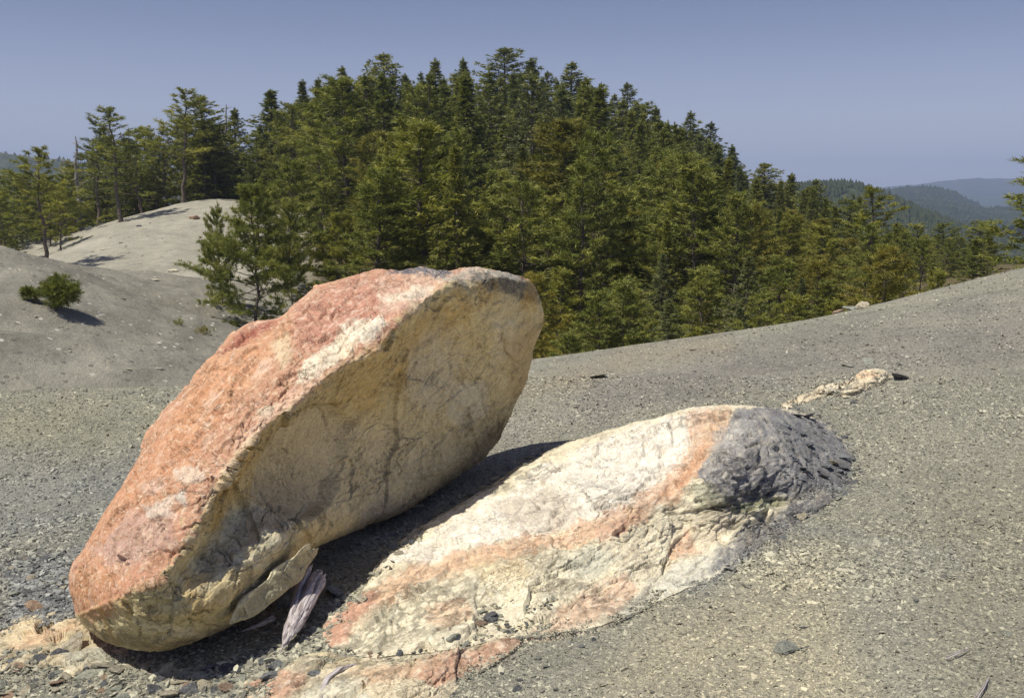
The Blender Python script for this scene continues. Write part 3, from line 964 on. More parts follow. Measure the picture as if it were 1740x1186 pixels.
fill(16, (440, 680), (44, 74), ['pine1', 'pine3', 'pine2', 'thin2'], (4, 7.5), 3.2, 'pine', 110, cond=lambda px, Y: not (px < 540 and Y > 52))
fill(46, (-80, 400), (80, 100), ['pine1', 'pine4', 'pine2', 'fir1', 'fir5', 'thin2'], (6, 12), 2.8, 'west', 16)
fill(20, (-90, 110), (62, 80), ['pine1', 'pine4', 'pine2'], (4, 8), 2.8, 'west', 30)
fill(44, (1400, 1900), (30, 90), ['pine1', 'pine3', 'pine2', 'fir1'], (3, 6), 3.0, 'east', 10)

fill(26, (1480, 1900), (19, 40), ['pine1', 'pine3', 'pine4', 'gold'], (1.6, 3.2), 1.6, 'low', 60)
fill(34, (870, 1560), (21, 34), ['pine1', 'pine3', 'gold', 'pine4', 'fir6'], (1.6, 3.6), 1.3, 'low', 120)
fill(8, (650, 1300), (50, 100), ['snag', 'snag2'], (7, 11), 4, 'dead', 60)

# branch of a pine that stands just outside, reaching into the view
tree_px('pine3', 1812, 262, 27, 205, label="pine at the edge of the view reaching one branch over the blue hills", rot=1.0)
fill(16, (1600, 1900), (60, 110), ['pine1', 'pine4', 'fir1', 'fir5'], (3, 6), 3.2, 'east', 20)

# leaning shrubs on the gully slope
tree_px('bushy', 90, 468, 22.5, 84, rot=0.0, label="lone bushy young pine on the dark gully slope", name="pine_shrub", cat="shrub")
def small_bush(px, py, Y, w, label, mat=M_PINE):
    r = np.random.default_rng(int(px * 7 + py))
    n = 90
    C = r.normal(size=(n, 3)) * [0.5, 0.5, 0.25] + [0, 0, 0.22]
    V, Fc = blades(C, np.c_[r.normal(size=(n, 2)), np.abs(r.normal(size=n)) + 0.5], 6, 0.3, 0.05, r, 0.6)
    me = make_mesh("small_bush", V, Fc, mat, False, np.full((len(V), 3), 0.5))
    p = at(float(px), float(py), float(Y))
    o = link("small_bush", me)
    o.location = (p[0], Y, ground(np.array([[p[0], Y]]))[0])
    s = w * Y / F / 2.2
    o.scale = (s, s, s)
    tag(o, label, "bush")
small_bush(38, 608, 20.5, 26, "small yellow green tuft low on the dark gully slope", M_LIME)
small_bush(8, 622, 20, 16, "tiny yellow green tuft at the foot of the gully slope", M_LIME)
small_bush(303, 603, 27, 26, "small olive bush in the gully beside the boulder's red flank", M_PINE)
small_bush(347, 598, 27, 34, "fresh green bush just behind the boulder's red flank", M_GOLD)

# far woods on the distant ridges (mass)
def far_woods(Vr, nx, ny, n, size, name, seed, srange):
    r = np.random.default_rng(seed)
    i = r.integers(int(ny * srange[0]), int(ny * srange[1]), n); j = r.integers(0, nx - 1, n)
    W = Vr.reshape(ny, nx, 3)
    P = W[i, j] + (W[i, j + 1] - W[i, j]) * r.uniform(0, 1, (n, 1)) + (W[i + 1, j] - W[i, j]) * r.uniform(0, 1, (n, 1))
    keep = fbm(P / 90., 3, seed) > -0.28
    P = P[keep]; n = len(P)
    h = size * r.uniform(0.45, 1.25, n); w = h * r.uniform(0.24, 0.42, n)
    V, Fc = [], []
    k = 5
    a = np.linspace(0, 2 * np.pi, k, endpoint=False)
    ring = lambda f, hz: np.stack([P[:, 0:1] + np.cos(a) * (w * f)[:, None] * r.uniform(.7, 1.3, (n, k)), P[:, 1:2] + np.sin(a) * (w * f)[:, None] * r.uniform(.7, 1.3, (n, k)), (P[:, 2] - 0.5 + h * hz)[:, None] * np.ones((1, k))], -1)
    r0, r1 = ring(0.8, 0.0), ring(1.0, 0.3)
    tip = np.stack([P[:, 0], P[:, 1], P[:, 2] + h], -1)[:, None]
    V = np.concatenate([r0, r1, tip], 1)
    b = np.arange(n)[:, None] * (2 * k + 1)
    m0 = np.arange(k); m1 = (m0 + 1) % k
    f1 = np.stack([m0, m1, m1 + k, m0 + k], -1)
    f2 = np.stack([m0 + k, m1 + k, np.full(k, 2 * k), np.full(k, 2 * k)], -1)
    f1 = (b[:, :, None] + f1[None]).reshape(-1, 4)
    f2 = (b[:, :, None] + f2[None])[..., :3].reshape(-1, 3)
    tris = np.r_[f1[:, [0, 1, 2]], f1[:, [0, 2, 3]], f2]
    tn = np.repeat(r.uniform(0, 1, n), 2 * k + 1)
    me = make_mesh(name, V.reshape(-1, 3), tris, M_WOODS, False, np.repeat(tn[:, None], 3, 1))
    tag(link(name, me), kind="stuff")
far_woods(R1[0], R1[2], R1[3], 9000, 4.2, "distant_forest", 1, (0.02, 0.8))
far_woods(R2[0], R2[2], R2[3], 6500, 4.0, "distant_forest", 2, (0.05, 0.75))
far_woods(R3[0], R3[2], R3[3], 5000, 5.5, "distant_forest", 3, (0.35, 0.98))

# ------------------------------------------------------------------ rocks seen from the camera, with real depth
def catmull_closed(pts, n):
    P = np.asarray(pts, float); m = len(P)
    out = []
    seg = np.linalg.norm(np.roll(P, -1, 0) - P, axis=1)
    cnt = np.maximum(2, np.round(seg / seg.sum() * n).astype(int))
    for k in range(m):
        p0, p1, p2, p3 = P[k - 1], P[k], P[(k + 1) % m], P[(k + 2) % m]
        t = np.arange(cnt[k])[:, None] / cnt[k]
        c = 0.5 * (2 * p1 + (p2 - p0) * t + (2 * p0 - 5 * p1 + 4 * p2 - p3) * t ** 2 + (3 * p1 - p0 - 3 * p2 + p3) * t ** 3)
        l = p1 + (p2 - p1) * t
        out.append(0.6 * c + 0.4 * l)
    return np.concatenate(out)

def polar_px(outline, centre, n, m, jag=0.0, seed=0, gamma=0.85):
    B = catmull_closed(outline, n)
    if jag:
        d = B - centre; L = np.linalg.norm(d, axis=1)
        nz = fbm(np.c_[B / 26., np.zeros(len(B))], 4, seed, 0.65)
        B = centre + d * (1 + jag * nz / L)[:, None]
    rr = (np.arange(1, m + 1) / m) ** gamma
    PX = centre + (B - centre)[None] * rr[:, None, None]
    return PX, rr

def grid_faces(m, n, base=0):
    i = base + np.arange(m - 1)[:, None] * n + np.arange(n)[None]
    j = base + np.arange(m - 1)[:, None] * n + (np.arange(n)[None] + 1) % n
    return np.stack([i, i + n, j + n, j], -1).reshape(-1, 4)

def vnormals(V, Fq):
    a = V[Fq[:, 2]] - V[Fq[:, 0]]; b = V[Fq[:, 3]] - V[Fq[:, 1]]
    fn = np.cross(a, b)
    Nn = np.zeros_like(V)
    for k in range(4):
        for c in range(3):
            Nn[:, c] += np.bincount(Fq[:, k], fn[:, c], len(V))
    return Nn / (np.linalg.norm(Nn, axis=1)[:, None] + 1e-12)

def pig(c):
    """pigment from an estimated surface colour, chroma held back"""
    c = np.asarray(c, float)
    y = 0.3 * c[0] + 0.59 * c[1] + 0.11 * c[2]
    sat = (c.max() - c.min()) / c.max()
    k = 1 - 0.30 * min(1, max(0, (sat - 0.15) / 0.3))
    if c[2] > c[0]: k = 0.35
    return lin(np.clip(y + (c - y) * k + 2, 0, 250))

def paint(PX, base, regions, seed, P3):
    """colour zones, mostly pigment, a few with light or shade put in: (polygon, sRGB colour, blur px, warp px, strength)"""
    C = np.tile(pig(base), (len(PX), 1))
    w1 = fbm(np.c_[PX / 38., np.zeros(len(PX))], 4, seed, 0.6)
    w2 = fbm(np.c_[PX / 9., np.zeros(len(PX))], 3, seed + 9, 0.6)
    w4 = fbm(np.c_[PX @ np.array([[0.82, 0.57], [-0.57, 0.82]]) / [5., 16.], np.zeros(len(PX))], 4, seed + 29, 0.65)
    w3 = fbm(np.c_[PX / 3.5, np.zeros(len(PX))], 2, seed + 19, 0.6)
    for poly, col, blur, warp, st in regions:
        p = np.asarray(poly, float)
        mg = blur + warp * 1.6 + 4
        idx = np.where((PX[:, 0] > p[:, 0].min() - mg) & (PX[:, 0] < p[:, 0].max() + mg) & (PX[:, 1] > p[:, 1].min() - mg) & (PX[:, 1] < p[:, 1].max() + mg))[0]
        if not len(idx): continue
        d = sdf(PX[idx], poly) + warp * 1.5 * (w1[idx] + 0.7 * w2[idx]) + 5 * w3[idx]
        m = (1 - sstep(-blur, blur, d)) * st * np.clip(0.92 + 1.1 * w4[idx], 0.2, 1)
        C[idx] = C[idx] * (1 - m[:, None]) + pig(col) * m[:, None]
    return C

def stroke(PX, lines, seed, wob=5):
    """sum of crack grooves: (polyline, half width px, depth m)"""
    w = np.c_[fbm(np.c_[PX / 14., np.zeros(len(PX))], 4, seed, 0.7), fbm(np.c_[PX / 14., np.full(len(PX), 5.5)], 4, seed + 3, 0.7)] * wob * 1.8
    vary = np.clip(0.55 + 1.3 * fbm(np.c_[PX / 30., np.full(len(PX), 2.5)], 2, seed + 7), 0.0, 1.2)
    out = np.zeros(len(PX)); msk = np.zeros(len(PX))
    Q = PX + w
    for line, hw, dep in lines:
        p = np.asarray(line, float)
        idx = np.where((Q[:, 0] > p[:, 0].min() - 4 * hw) & (Q[:, 0] < p[:, 0].max() + 4 * hw) & (Q[:, 1] > p[:, 1].min() - 4 * hw) & (Q[:, 1] < p[:, 1].max() + 4 * hw))[0]
        if not len(idx): continue
        g = np.exp(-(seg_dist(Q[idx], line) / (hw * 0.45)) ** 2) * vary[idx]
        out[idx] = np.minimum(out[idx], -dep * g) if dep > 0 else np.maximum(out[idx], -dep * g)
        if dep > 0: msk[idx] = np.maximum(msk[idx], g)
    return out, msk

def random_cracks(n, poly, angle, spread, length, seed, dep):
    r = np.random.default_rng(seed)
    p = np.asarray(poly, float); out = []
    while len(out) < n:
        q = np.array([[r.uniform(p[:, 0].min(), p[:, 0].max()), r.uniform(p[:, 1].min(), p[:, 1].max())]])
        if not inside(q, poly)[0]: continue
        a = math.radians(angle + r.normal(0, spread)); L = r.uniform(*length); k = r.integers(3, 6)
        pts = [tuple(q[0])]
        for _ in range(k):
            a += r.normal(0, 0.38)
            pts.append((pts[-1][0] + math.cos(a) * L / k, pts[-1][1] - math.sin(a) * L / k))
        out.append((pts, r.uniform(1.8, 4.2), r.uniform(0.4, 1.0) * dep))
    return out

# ---------- the great boulder
def build_boulder():
    outline = [(122, 962), (121, 1000), (127, 1046), (160, 1078), (200, 1099), (255, 1106), (300, 1098), (340, 1084), (392, 1062), (430, 1028), (470, 985), (520, 940), (560, 918), (620, 895), (690, 868),
               (740, 835), (790, 800), (822, 778), (850, 745), (862, 720), (880, 680), (898, 640), (908, 590), (922, 555), (924, 530), (915, 500), (898, 478), (868, 465), (830, 458), (790, 455), (750, 462), (715, 455), (680, 460),
               (630, 459), (580, 474), (535, 487), (500, 515), (470, 540), (425, 545), (392, 567), (365, 600), (340, 622), (318, 650), (285, 690), (250, 735), (238, 770), (210, 820), (180, 870), (150, 920)]
    E = [(150, 1040), (215, 1010), (275, 985), (318, 915), (345, 870), (400, 780), (440, 730), (480, 700), (560, 635), (600, 612), (640, 595), (682, 540), (700, 520), (770, 480), (830, 470), (890, 480)]
    ctl = [(122, 965, 3.78), (127, 1045, 3.62), (160, 1080, 3.50), (200, 1099, 3.42), (270, 1105, 3.36), (330, 1088, 3.42), (392, 1062, 3.60), (430, 1028, 3.70), (505, 950, 4.04), (460, 990, 3.88), (540, 928, 4.25), (620, 895, 4.72), (700, 862, 5.05), (790, 800, 5.6), (850, 745, 6.02),
           (880, 690, 6.1), (905, 620, 6.12), (925, 540, 6.1), (915, 500, 6.0), (870, 465, 5.85), (790, 455, 5.75), (700, 452, 5.7), (640, 460, 5.65), (560, 480, 5.5), (500, 512, 5.35), (440, 545, 5.12), (392, 567, 5.0),
           (340, 622, 4.82), (285, 690, 4.6), (238, 760, 4.36), (180, 870, 4.06), (145, 925, 3.92),
           (275, 985, 3.36), (318, 915, 3.48), (345, 870, 3.58), (400, 780, 3.82), (440, 730, 4.02), (480, 700, 4.15), (560, 635, 4.45), (600, 612, 4.58), (640, 595, 4.64), (682, 540, 4.86), (700, 520, 4.95), (770, 480, 5.3), (830, 470, 5.6), (215, 1015, 3.34),
           (440, 835, 4.05), (400, 885, 3.84), (368, 915, 3.70), (342, 950, 3.58), (500, 900, 3.96), (470, 932, 3.80), (420, 962, 3.64), (462, 972, 3.86), (500, 940, 4.02), (425, 1003, 3.68), (388, 988, 3.51), (350, 1030, 3.42), (312, 1055, 3.36), (485, 850, 4.14), (440, 905, 3.80), (530, 890, 4.14), (500, 780, 4.36), (470, 800, 4.24), (560, 850, 4.45), (650, 780, 5.0), (600, 700, 4.78), (700, 600, 5.12), (750, 700, 5.42), (800, 560, 5.58), (830, 660, 5.85), (760, 530, 5.36), (860, 500, 5.78),
           (200, 900, 3.72), (300, 800, 3.90), (250, 900, 3.60), (230, 830, 4.0), (400, 680, 4.22), (500, 600, 4.56), (600, 540, 4.92), (700, 485, 5.3), (350, 650, 4.62), (200, 980, 3.48), (420, 600, 4.7)]
    ctl = np.array(ctl, float)
    fD = RBF(ctl[:, :2] / 200., ctl[:, 2], 1.2e-3)
    ce = np.array((520., 780.))
    n, m = 1120, 290
    PXg, rr = polar_px(outline, ce, n, m, 3.0, 3)
    n = PXg.shape[1]
    PX = PXg.reshape(-1, 2)
    D = fD(PX / 200.)
    R = np.repeat(rr, n)
    wob = np.c_[fbm(np.c_[PX / 16., np.zeros(len(PX))], 4, 201, 0.65), fbm(np.c_[PX / 16., np.full(len(PX), 7.7)], 4, 202, 0.65)] * 13
    wobs = np.c_[fbm(np.c_[PX / 45., np.zeros(len(PX))], 3, 211, 0.55), fbm(np.c_[PX / 45., np.full(len(PX), 7.7)], 3, 212, 0.55)] * 9
    dE = seg_dist(PX + wobs, E)
    D -= 0.05 * np.exp(-dE / 20.)
    D += 0.14 * R ** 14
    V = at(PX[:, 0], PX[:, 1], D)
    Fq = grid_faces(m, n)
    Nn = vnormals(V, Fq)
    if (Nn[:, 1] > 0).mean() > 0.5:
        Fq = Fq[:, ::-1]; Nn = -Nn
    # body frame: long axis, face normals
    ax = Vector((0.36, 0.86, 0.36)).normalized(); up = Vector((-0.2, -0.2, 1)); up = (up - ax * up.dot(ax)).normalized(); sd = ax.cross(up)
    B = np.array([ax, up, sd]).T
    Q = V @ B
    polyA = outline[-21:] + [(122, 962), (127, 1046)] + E[1:-1] + [(870, 466)]
    polyA = [(127, 1046), (215, 1010), (275, 985), (318, 915), (345, 870), (400, 780), (440, 730), (480, 700), (560, 635), (600, 612), (640, 595), (682, 540), (700, 520), (770, 480), (830, 470), (900, 478), (868, 440), (700, 430), (500, 480), (300, 560), (60, 850), (60, 1046)]
    sA = sdf(PX + wobs + wob * 0.35, polyA)
    A = 1 - sstep(-2, 3, sA)
    # bedding ledges across the red face and the rim
    warp = np.c_[fbm(Q * 1.6, 3, 21), fbm(Q * 1.6 + 9, 3, 22), fbm(Q * 1.6 + 20, 3, 23)]
    Lq = Q * [2.4, 9.0, 4.6] + warp * 0.9
    d1, d2, rv, off = worley(Lq, 3)
    def tilt(rv, off, k): return off[:, 0] * np.cos(rv * 40) * k + off[:, 2] * np.sin(rv * 40) * k
    ledge = (rv - 0.5) * 0.036 + tilt(rv, off, 0.018)
    d1b, d2b, rvb, offb = worley(Q * [8, 24, 14] + warp * 1.6, 5)
    ledge2 = (rvb - 0.5) * 0.010 + tilt(rvb, offb, 0.009)
    d1c, d2c, rvc, offc = worley(Q * [24, 60, 36] + warp * 3, 6)
    ledge3 = (rvc - 0.5) * 0.0055
    big = fbm(Q * 1.1, 3, 31) * 0.035
    med = fbm(Q * 4.5, 4, 32) * 0.016
    rid = fbm(Q * [3, 8, 5], 4, 33, 0.55, True) * 0.012
    fin = fbm(Q * 26, 4, 34, 0.6) * 0.006
    dispA = ledge * 1.0 + ledge2 * 1.6 * sstep(-0.1, 0.3, big / 0.035 + 0.1) + ledge3 * 1.2 + big * 0.5 + med * 0.6 + fin * 0.7 + rid * 0.9
    d1d, d2d, rvd, offd = worley(Q * [3.6, 3.4, 3.4] + warp * 1.0, 8)
    smoothzone = 1 - sstep(-12, 10, sdf(PX, [(440, 800), (480, 735), (520, 700), (565, 688), (600, 720), (580, 790), (560, 850), (520, 880), (470, 870), (430, 835)]))
    dispB = (big * 0.5 + med * 0.8 + (rvd - 0.5) * 0.022 + tilt(rvd, offd, 0.016) + ledge2 * 0.7 + rid * 0.5 + ledge3 * 0.9 + fin * 0.6) * (1 - 0.85 * smoothzone) - 0.055 * smoothzone
    Ad = 1 - sstep(-26, 14, sA)
    disp = dispA * Ad + dispB * (1 - Ad)
    cracks = [([(480, 705), (530, 690), (580, 690)], 3, 0.02), ([(430, 835), (445, 800), (475, 745), (520, 705), (570, 690)], 4, 0.035), ([(432, 835), (450, 865), (480, 895)], 3, 0.02),
              ([(390, 795), (372, 880), (345, 950), (352, 920), (365, 905)], 3, 0.03), ([(350, 905), (372, 855), (415, 800), (445, 745)], 4, 0.03),
              ([(720, 600), (735, 640), (716, 660)], 2, 0.008), ([(790, 640), (830, 655), (840, 700), (815, 740)], 2, 0.012), ([(850, 560), (862, 600), (885, 620)], 3, 0.02), ([(780, 560), (760, 600), (765, 640)], 2.5, 0.015),
              
              ([(318, 652), (350, 625), (392, 607), (418, 590)], 8, 0.07), ([(395, 590), (412, 575), (430, 550)], 9, 0.07), ([(370, 602), (400, 598), (415, 570)], 7, 0.05),
              ([(280, 718), (308, 712), (312, 690), (308, 675)], 2.5, 0.02), ([(355, 760), (375, 700), (400, 650), (460, 620)], 2.5, 0.015), ([(345, 770), (350, 740), (380, 700), (430, 660)], 3, 0.014),
              ([(350, 750), (385, 720), (450, 640)], 2, 0.01), ([(250, 870), (300, 850), (350, 800)], 2.5, 0.015), ([(205, 965), (235, 950), (250, 925), (300, 880)], 2.5, 0.02), ([(140, 930), (140, 985), (165, 970)], 2.5, 0.02),
              ([(175, 960), (205, 1020), (235, 1055), (240, 1075)], 3, 0.02), ([(330, 1070), (300, 1010), (280, 985)], 3, 0.02), ([(380, 880), (368, 930), (392, 962)], 3, 0.02), ([(430, 660), (480, 620), (520, 600)], 2.5, 0.015),
              ([(470, 620), (540, 570), (600, 520)], 2, 0.012), ([(540, 560), (620, 530), (680, 500)], 2, 0.012), ([(520, 520), (600, 500), (660, 492)], 2, 0.01), ([(620, 620), (560, 660), (500, 700)], 3, 0.01)]
    cracks += random_cracks(75, [(130, 1000), (260, 960), (400, 760), (560, 620), (690, 500), (780, 465), (600, 470), (420, 560), (250, 760)], 45, 14, (25, 120), 5, 0.028)
    cracks += random_cracks(45, [(420, 900), (560, 900), (760, 800), (850, 700), (900, 560), (860, 500), (720, 540), (620, 640), (600, 760)], 62, 45, (25, 110), 6, 0.016)
    cracks += random_cracks(18, [(200, 1020), (290, 990), (350, 900), (420, 880), (480, 900), (400, 1030), (280, 1090)], 40, 50, (20, 80), 8, 0.02)
    cr, cmask = stroke(PX, cracks, 61, 6)
    crust = np.exp(-(np.maximum(sA, 0) / 18.) ** 2) * (sA > 0) * 0.012
    # shallow scoops and a lit knob on the low flank
    def blob(x, y, rx, ry, amt, rot=0.0):
        c, s = math.cos(rot), math.sin(rot)
        u = ((PX[:, 0] - x) * c + (PX[:, 1] - y) * s) / rx; v = (-(PX[:, 0] - x) * s + (PX[:, 1] - y) * c) / ry
        return amt * np.exp(-(u * u + v * v))
    sc = blob(300, 1040, 60, 16, 0.02, -0.2) + blob(380, 620, 30, 10, 0.03, -0.6)
    disp += cr + crust + sc
    disp *= 1 - blob(561, 608, 30, 24, 0.9)
    edge = 1 - 0.65 * R ** 10
    V = V + Nn * (disp * edge)[:, None]
    # colours
    regs = [
        (polyA, (213, 146, 108), 3, 7, 1.0),
        ([(122, 930), (200, 820), (300, 680), (360, 640), (420, 600), (330, 780), (230, 930), (160, 990)], (216, 142, 92), 18, 20, 0.75),
        ([(320, 650), (360, 600), (470, 540), (520, 560), (440, 640), (330, 740), (290, 760)], (222, 152, 100), 14, 18, 0.8),
        ([(375, 600), (430, 545), (480, 540), (440, 580)], (190, 96, 74), 8, 6, 0.9),
        ([(500, 520), (600, 470), (690, 470), (720, 490), (640, 560), (560, 600), (500, 600)], (208, 134, 106), 14, 16, 0.8),
        ([(560, 560), (660, 480), (720, 490), (620, 600)], (206, 128, 102), 10, 16, 0.5),
        ([(640, 480), (700, 470), (770, 462), (700, 530), (650, 545)], (222, 190, 165), 10, 18, 0.6),
        ([(500, 650), (520, 610), (590, 560), (640, 540), (660, 550), (600, 600), (540, 640)], (238, 226, 200), 4, 12, 1.0),
        ([(580, 560), (600, 545), (650, 540), (655, 560), (620, 590)], (240, 230, 208), 4, 10, 0.9),
        ([(640, 500), (720, 490), (770, 470), (730, 500), (670, 520)], (236, 224, 200), 4, 10, 0.8),
        ([(440, 690), (470, 680), (465, 705), (440, 710)], (212, 208, 184), 4, 6, 0.9),
        ([(460, 590), (490, 570), (500, 600), (480, 630)], (228, 210, 170), 5, 8, 0.6),
        ([(390, 770), (440, 700), (520, 650), (600, 605), (650, 590), (600, 612), (500, 690), (420, 760)], (232, 190, 158), 9, 12, 0.8),
        ([(345, 860), (400, 770), (430, 740), (440, 735), (400, 790), (355, 870)], (238, 216, 176), 7, 9, 0.85),
        ([(300, 800), (340, 800), (360, 810), (330, 830), (300, 825)], (228, 210, 190), 4, 9, 0.8),
        ([(240, 830), (280, 810), (290, 830), (250, 850)], (220, 190, 170), 4, 8, 0.6),
        ([(150, 930), (230, 870), (300, 880), (300, 920), (240, 960), (180, 960)], (190, 158, 144), 12, 16, 0.75),
        ([(250, 865), (300, 850), (290, 880), (255, 885)], (222, 214, 200), 4, 8, 0.7),
        ([(300, 850), (320, 830), (318, 862)], (214, 208, 196), 3, 5, 0.8),
        ([(125, 960), (200, 980), (230, 1030), (160, 1060), (128, 1040)], (204, 132, 76), 10, 14, 0.8),
        ([(160, 1000), (240, 960), (270, 985), (220, 1010), (180, 1030)], (204, 134, 96), 8, 12, 0.7),
        ([(660, 462), (715, 450), (775, 462), (750, 474), (690, 470)], (96, 102, 124), 4, 7, 1.0),
        ([(750, 480), (790, 456), (840, 456), (820, 480), (780, 490)], (176, 172, 156), 5, 8, 0.9),
        ([(800, 462), (870, 462), (915, 495), (920, 520), (860, 500), (800, 480)], (98, 97, 92), 5, 8, 0.9),
        ([(830, 460), (870, 464), (880, 474), (840, 470)], (196, 194, 180), 3, 5, 0.8),
        # shaded face
        ([(345, 880), (400, 790), (440, 740), (480, 706), (560, 642), (600, 620), (640, 604), (690, 550), (760, 500), (760, 540), (700, 620), (600, 680), (540, 700), (470, 750), (430, 830), (370, 900)], (206, 176, 106), 8, 12, 0.9),
        ([(560, 640), (700, 560), (760, 520), (700, 640), (640, 720), (580, 700)], (204, 170, 92), 18, 24, 0.7),
        ([(440, 800), (480, 735), (520, 700), (565, 688), (600, 720), (580, 790), (560, 850), (520, 880), (470, 870), (430, 835)], (200, 184, 146), 5, 3, 0.95),
        ([(700, 560), (760, 560), (780, 640), (740, 700), (690, 680)], (208, 196, 168), 14, 20, 0.7),
        ([(830, 540), (880, 540), (880, 600), (840, 610)], (206, 196, 168), 10, 14, 0.7),
        ([(770, 650), (830, 650), (830, 700), (790, 730), (760, 700)], (214, 204, 178), 8, 12, 0.8),
        ([(600, 700), (700, 720), (760, 760), (700, 820), (600, 880), (540, 880), (560, 780)], (218, 202, 160), 18, 22, 0.6),
        ([(860, 580), (900, 540), (910, 620), (880, 700), (860, 660)], (190, 150, 90), 10, 14, 0.55),
        ([(740, 830), (860, 700), (862, 740), (800, 800), (700, 870), (640, 890)], (120, 90, 66), 16, 16, 0.75),  # brown stain along the low edge, with shade put into the colour
        ([(560, 925), (640, 850), (700, 850), (690, 870), (600, 905)], (170, 162, 160), 10, 12, 0.6),
        ([(390, 860), (470, 860), (500, 900), (440, 960), (370, 980), (350, 940)], (216, 208, 178), 8, 10, 0.8),
        ([(420, 850), (510, 880), (480, 930), (430, 900)], (226, 214, 182), 4, 8, 0.8),
        ([(400, 900), (440, 890), (470, 920), (400, 965), (380, 940)], (206, 200, 172), 5, 8, 0.9),
        ([(320, 950), (360, 940), (380, 980), (340, 1020), (320, 1000)], (204, 196, 164), 8, 8, 0.8),
        ([(200, 1020), (280, 990), (330, 1030), (400, 1020), (380, 1050), (300, 1080), (200, 1080)], (204, 188, 132), 10, 12, 0.85),
        ([(225, 1050), (300, 1060), (340, 1075), (250, 1075)], (220, 208, 176), 5, 8, 0.8),
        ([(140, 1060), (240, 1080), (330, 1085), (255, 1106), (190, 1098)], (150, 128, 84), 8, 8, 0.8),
    ]
    C = paint(PX, (214, 194, 140), regs, 77, V)
    n3 = fbm(Q * 7, 4, 41, 0.6); n4 = fbm(Q * [6, 20, 12], 4, 42, 0.6); n5 = fbm(Q * 22, 3, 43, 0.6)
    # pale mineral flecks and scuffed ledges on the red face, rust and grey films on the cream face
    fleck = sstep(0.20, 0.42, n4 + 0.35 * n5) * A
    C = C * (1 - 0.55 * fleck[:, None]) + pig((226, 204, 184)) * 0.55 * fleck[:, None]
    deep = sstep(0.16, 0.45, -n4 + 0.2 * n3) * A
    C = C * (1 - 0.36 * deep[:, None]) + pig((168, 88, 52)) * 0.36 * deep[:, None]
    rust = sstep(0.12, 0.42, n3) * (1 - A) * (1 - 0.8 * smoothzone)
    C = C * (1 - 0.4 * rust[:, None]) + pig((172, 136, 76)) * 0.4 * rust[:, None]
    film = sstep(0.15, 0.4, fbm(Q * [3, 9, 9], 4, 47, 0.6)) * (1 - A) * (1 - 0.8 * smoothzone)
    C = C * (1 - 0.4 * film[:, None]) + lin((112, 104, 92)) * 0.4 * film[:, None]
    vein = (1 - sstep(0.0, 0.03, d2d - d1d)) * (1 - A) * (1 - smoothzone) * sstep(-0.1, 0.2, fbm(Q * 2, 2, 49))
    C = C * (1 - 0.22 * vein[:, None])
    C = C * (1 - 0.32 * cmask[:, None])
    n6 = fbm(Q * [26, 90, 55], 3, 44, 0.65); n7 = fbm(Q * [12, 40, 24], 3, 45, 0.6)
    m6 = sstep(0.14, 0.36, n6 + 0.4 * n7)
    C = C * (1 - (0.5 * A * m6)[:, None]) + pig((238, 220, 196)) * (0.5 * A * m6)[:, None]
    m8 = sstep(0.18, 0.40, -n6 - 0.3 * n7)
    C = C * (1 - 0.38 * m8[:, None])
    pale = sstep(0.10, 0.38, fbm(Q * [4, 10, 8], 4, 144, 0.65) + 0.5 * n7) * A
    C = C * (1 - 0.55 * pale[:, None]) + pig((228, 196, 170)) * 0.55 * pale[:, None]
    yel = sstep(-0.05, 0.35, fbm(Q * [4, 4, 9], 4, 145, 0.65)) * (1 - A) * (1 - smoothzone) * sstep(170, 20, sA)
    C = C * (1 - 0.5 * yel[:, None]) + lin((196, 158, 80)) * 0.5 * yel[:, None]
    crk = sstep(0.66, 0.76, fbm(Q * [5, 9, 7], 5, 146, 0.6, True)) * (1 - A) * (1 - smoothzone) * sstep(-0.1, 0.2, fbm(Q * 2.5, 2, 147))
    m9 = sstep(0.0, 0.3, fbm(Q * [5, 5, 5], 4, 46, 0.7)) * sstep(0.0, 0.3, fbm(Q * 18, 3, 48, 0.7)) * (1 - A) * (1 - smoothzone)
    C = C * (1 - 0.55 * m9[:, None]) + lin((70, 62, 50)) * (0.55 * m9)[:, None]
    C = C * (1 + 0.16 * n5[:, None])
    C = np.clip(C, 0.01, 0.88)
    # centre fan point and the unseen back
    nb = 60
    last = (m - 1) * n
    rb = np.linspace(1, 0.02, nb + 1)[1:]
    PB = ce + (PXg[-1] - ce)[None] * rb[:, None, None]
    PBf = PB.reshape(-1, 2)
    Dm = fD(PBf / 200.) + 0.14 * np.repeat(rb, n) ** 14
    thick = 0.95 * np.sqrt(np.maximum(0, 1 - np.repeat(rb, n) ** 2.2))
    VB = at(PBf[:, 0], PBf[:, 1], Dm + thick)
    q3 = VB @ B
    VB[:, :] += (fbm(q3 * 1.5, 4, 51) * 0.06 * np.minimum(1, thick * 3))[:, None] * np.array([0, 1, 0.3])
    # stitch boundary of the front to the first back ring
    V2 = np.r_[V, VB]
    base = len(V)
    a = last + np.arange(n); b_ = last + (np.arange(n) + 1) % n
    c_ = base + np.arange(n); d_ = base + (np.arange(n) + 1) % n
    st = np.stack([a, c_, d_, b_], -1)
    FB = grid_faces(nb, n, base)
    CB = np.tile(lin((186, 130, 104)), (len(VB), 1))
    # subsample not needed; close the small front centre hole
    Vc = V[:n].mean(0)
    V2 = np.r_[V2, [Vc]]
    hole = np.stack([np.full(n, len(V2) - 1), np.arange(n), (np.arange(n) + 1) % n, (np.arange(n) + 1) % n], -1)
    tri = hole[:, :3]
    Fall = np.r_[Fq, st, FB]
    me_f = np.r_[Fall]
    allC = np.r_[C, CB, [C[:n].mean(0)]]
    tri4 = np.c_[tri[0::1], tri[:, 2]]
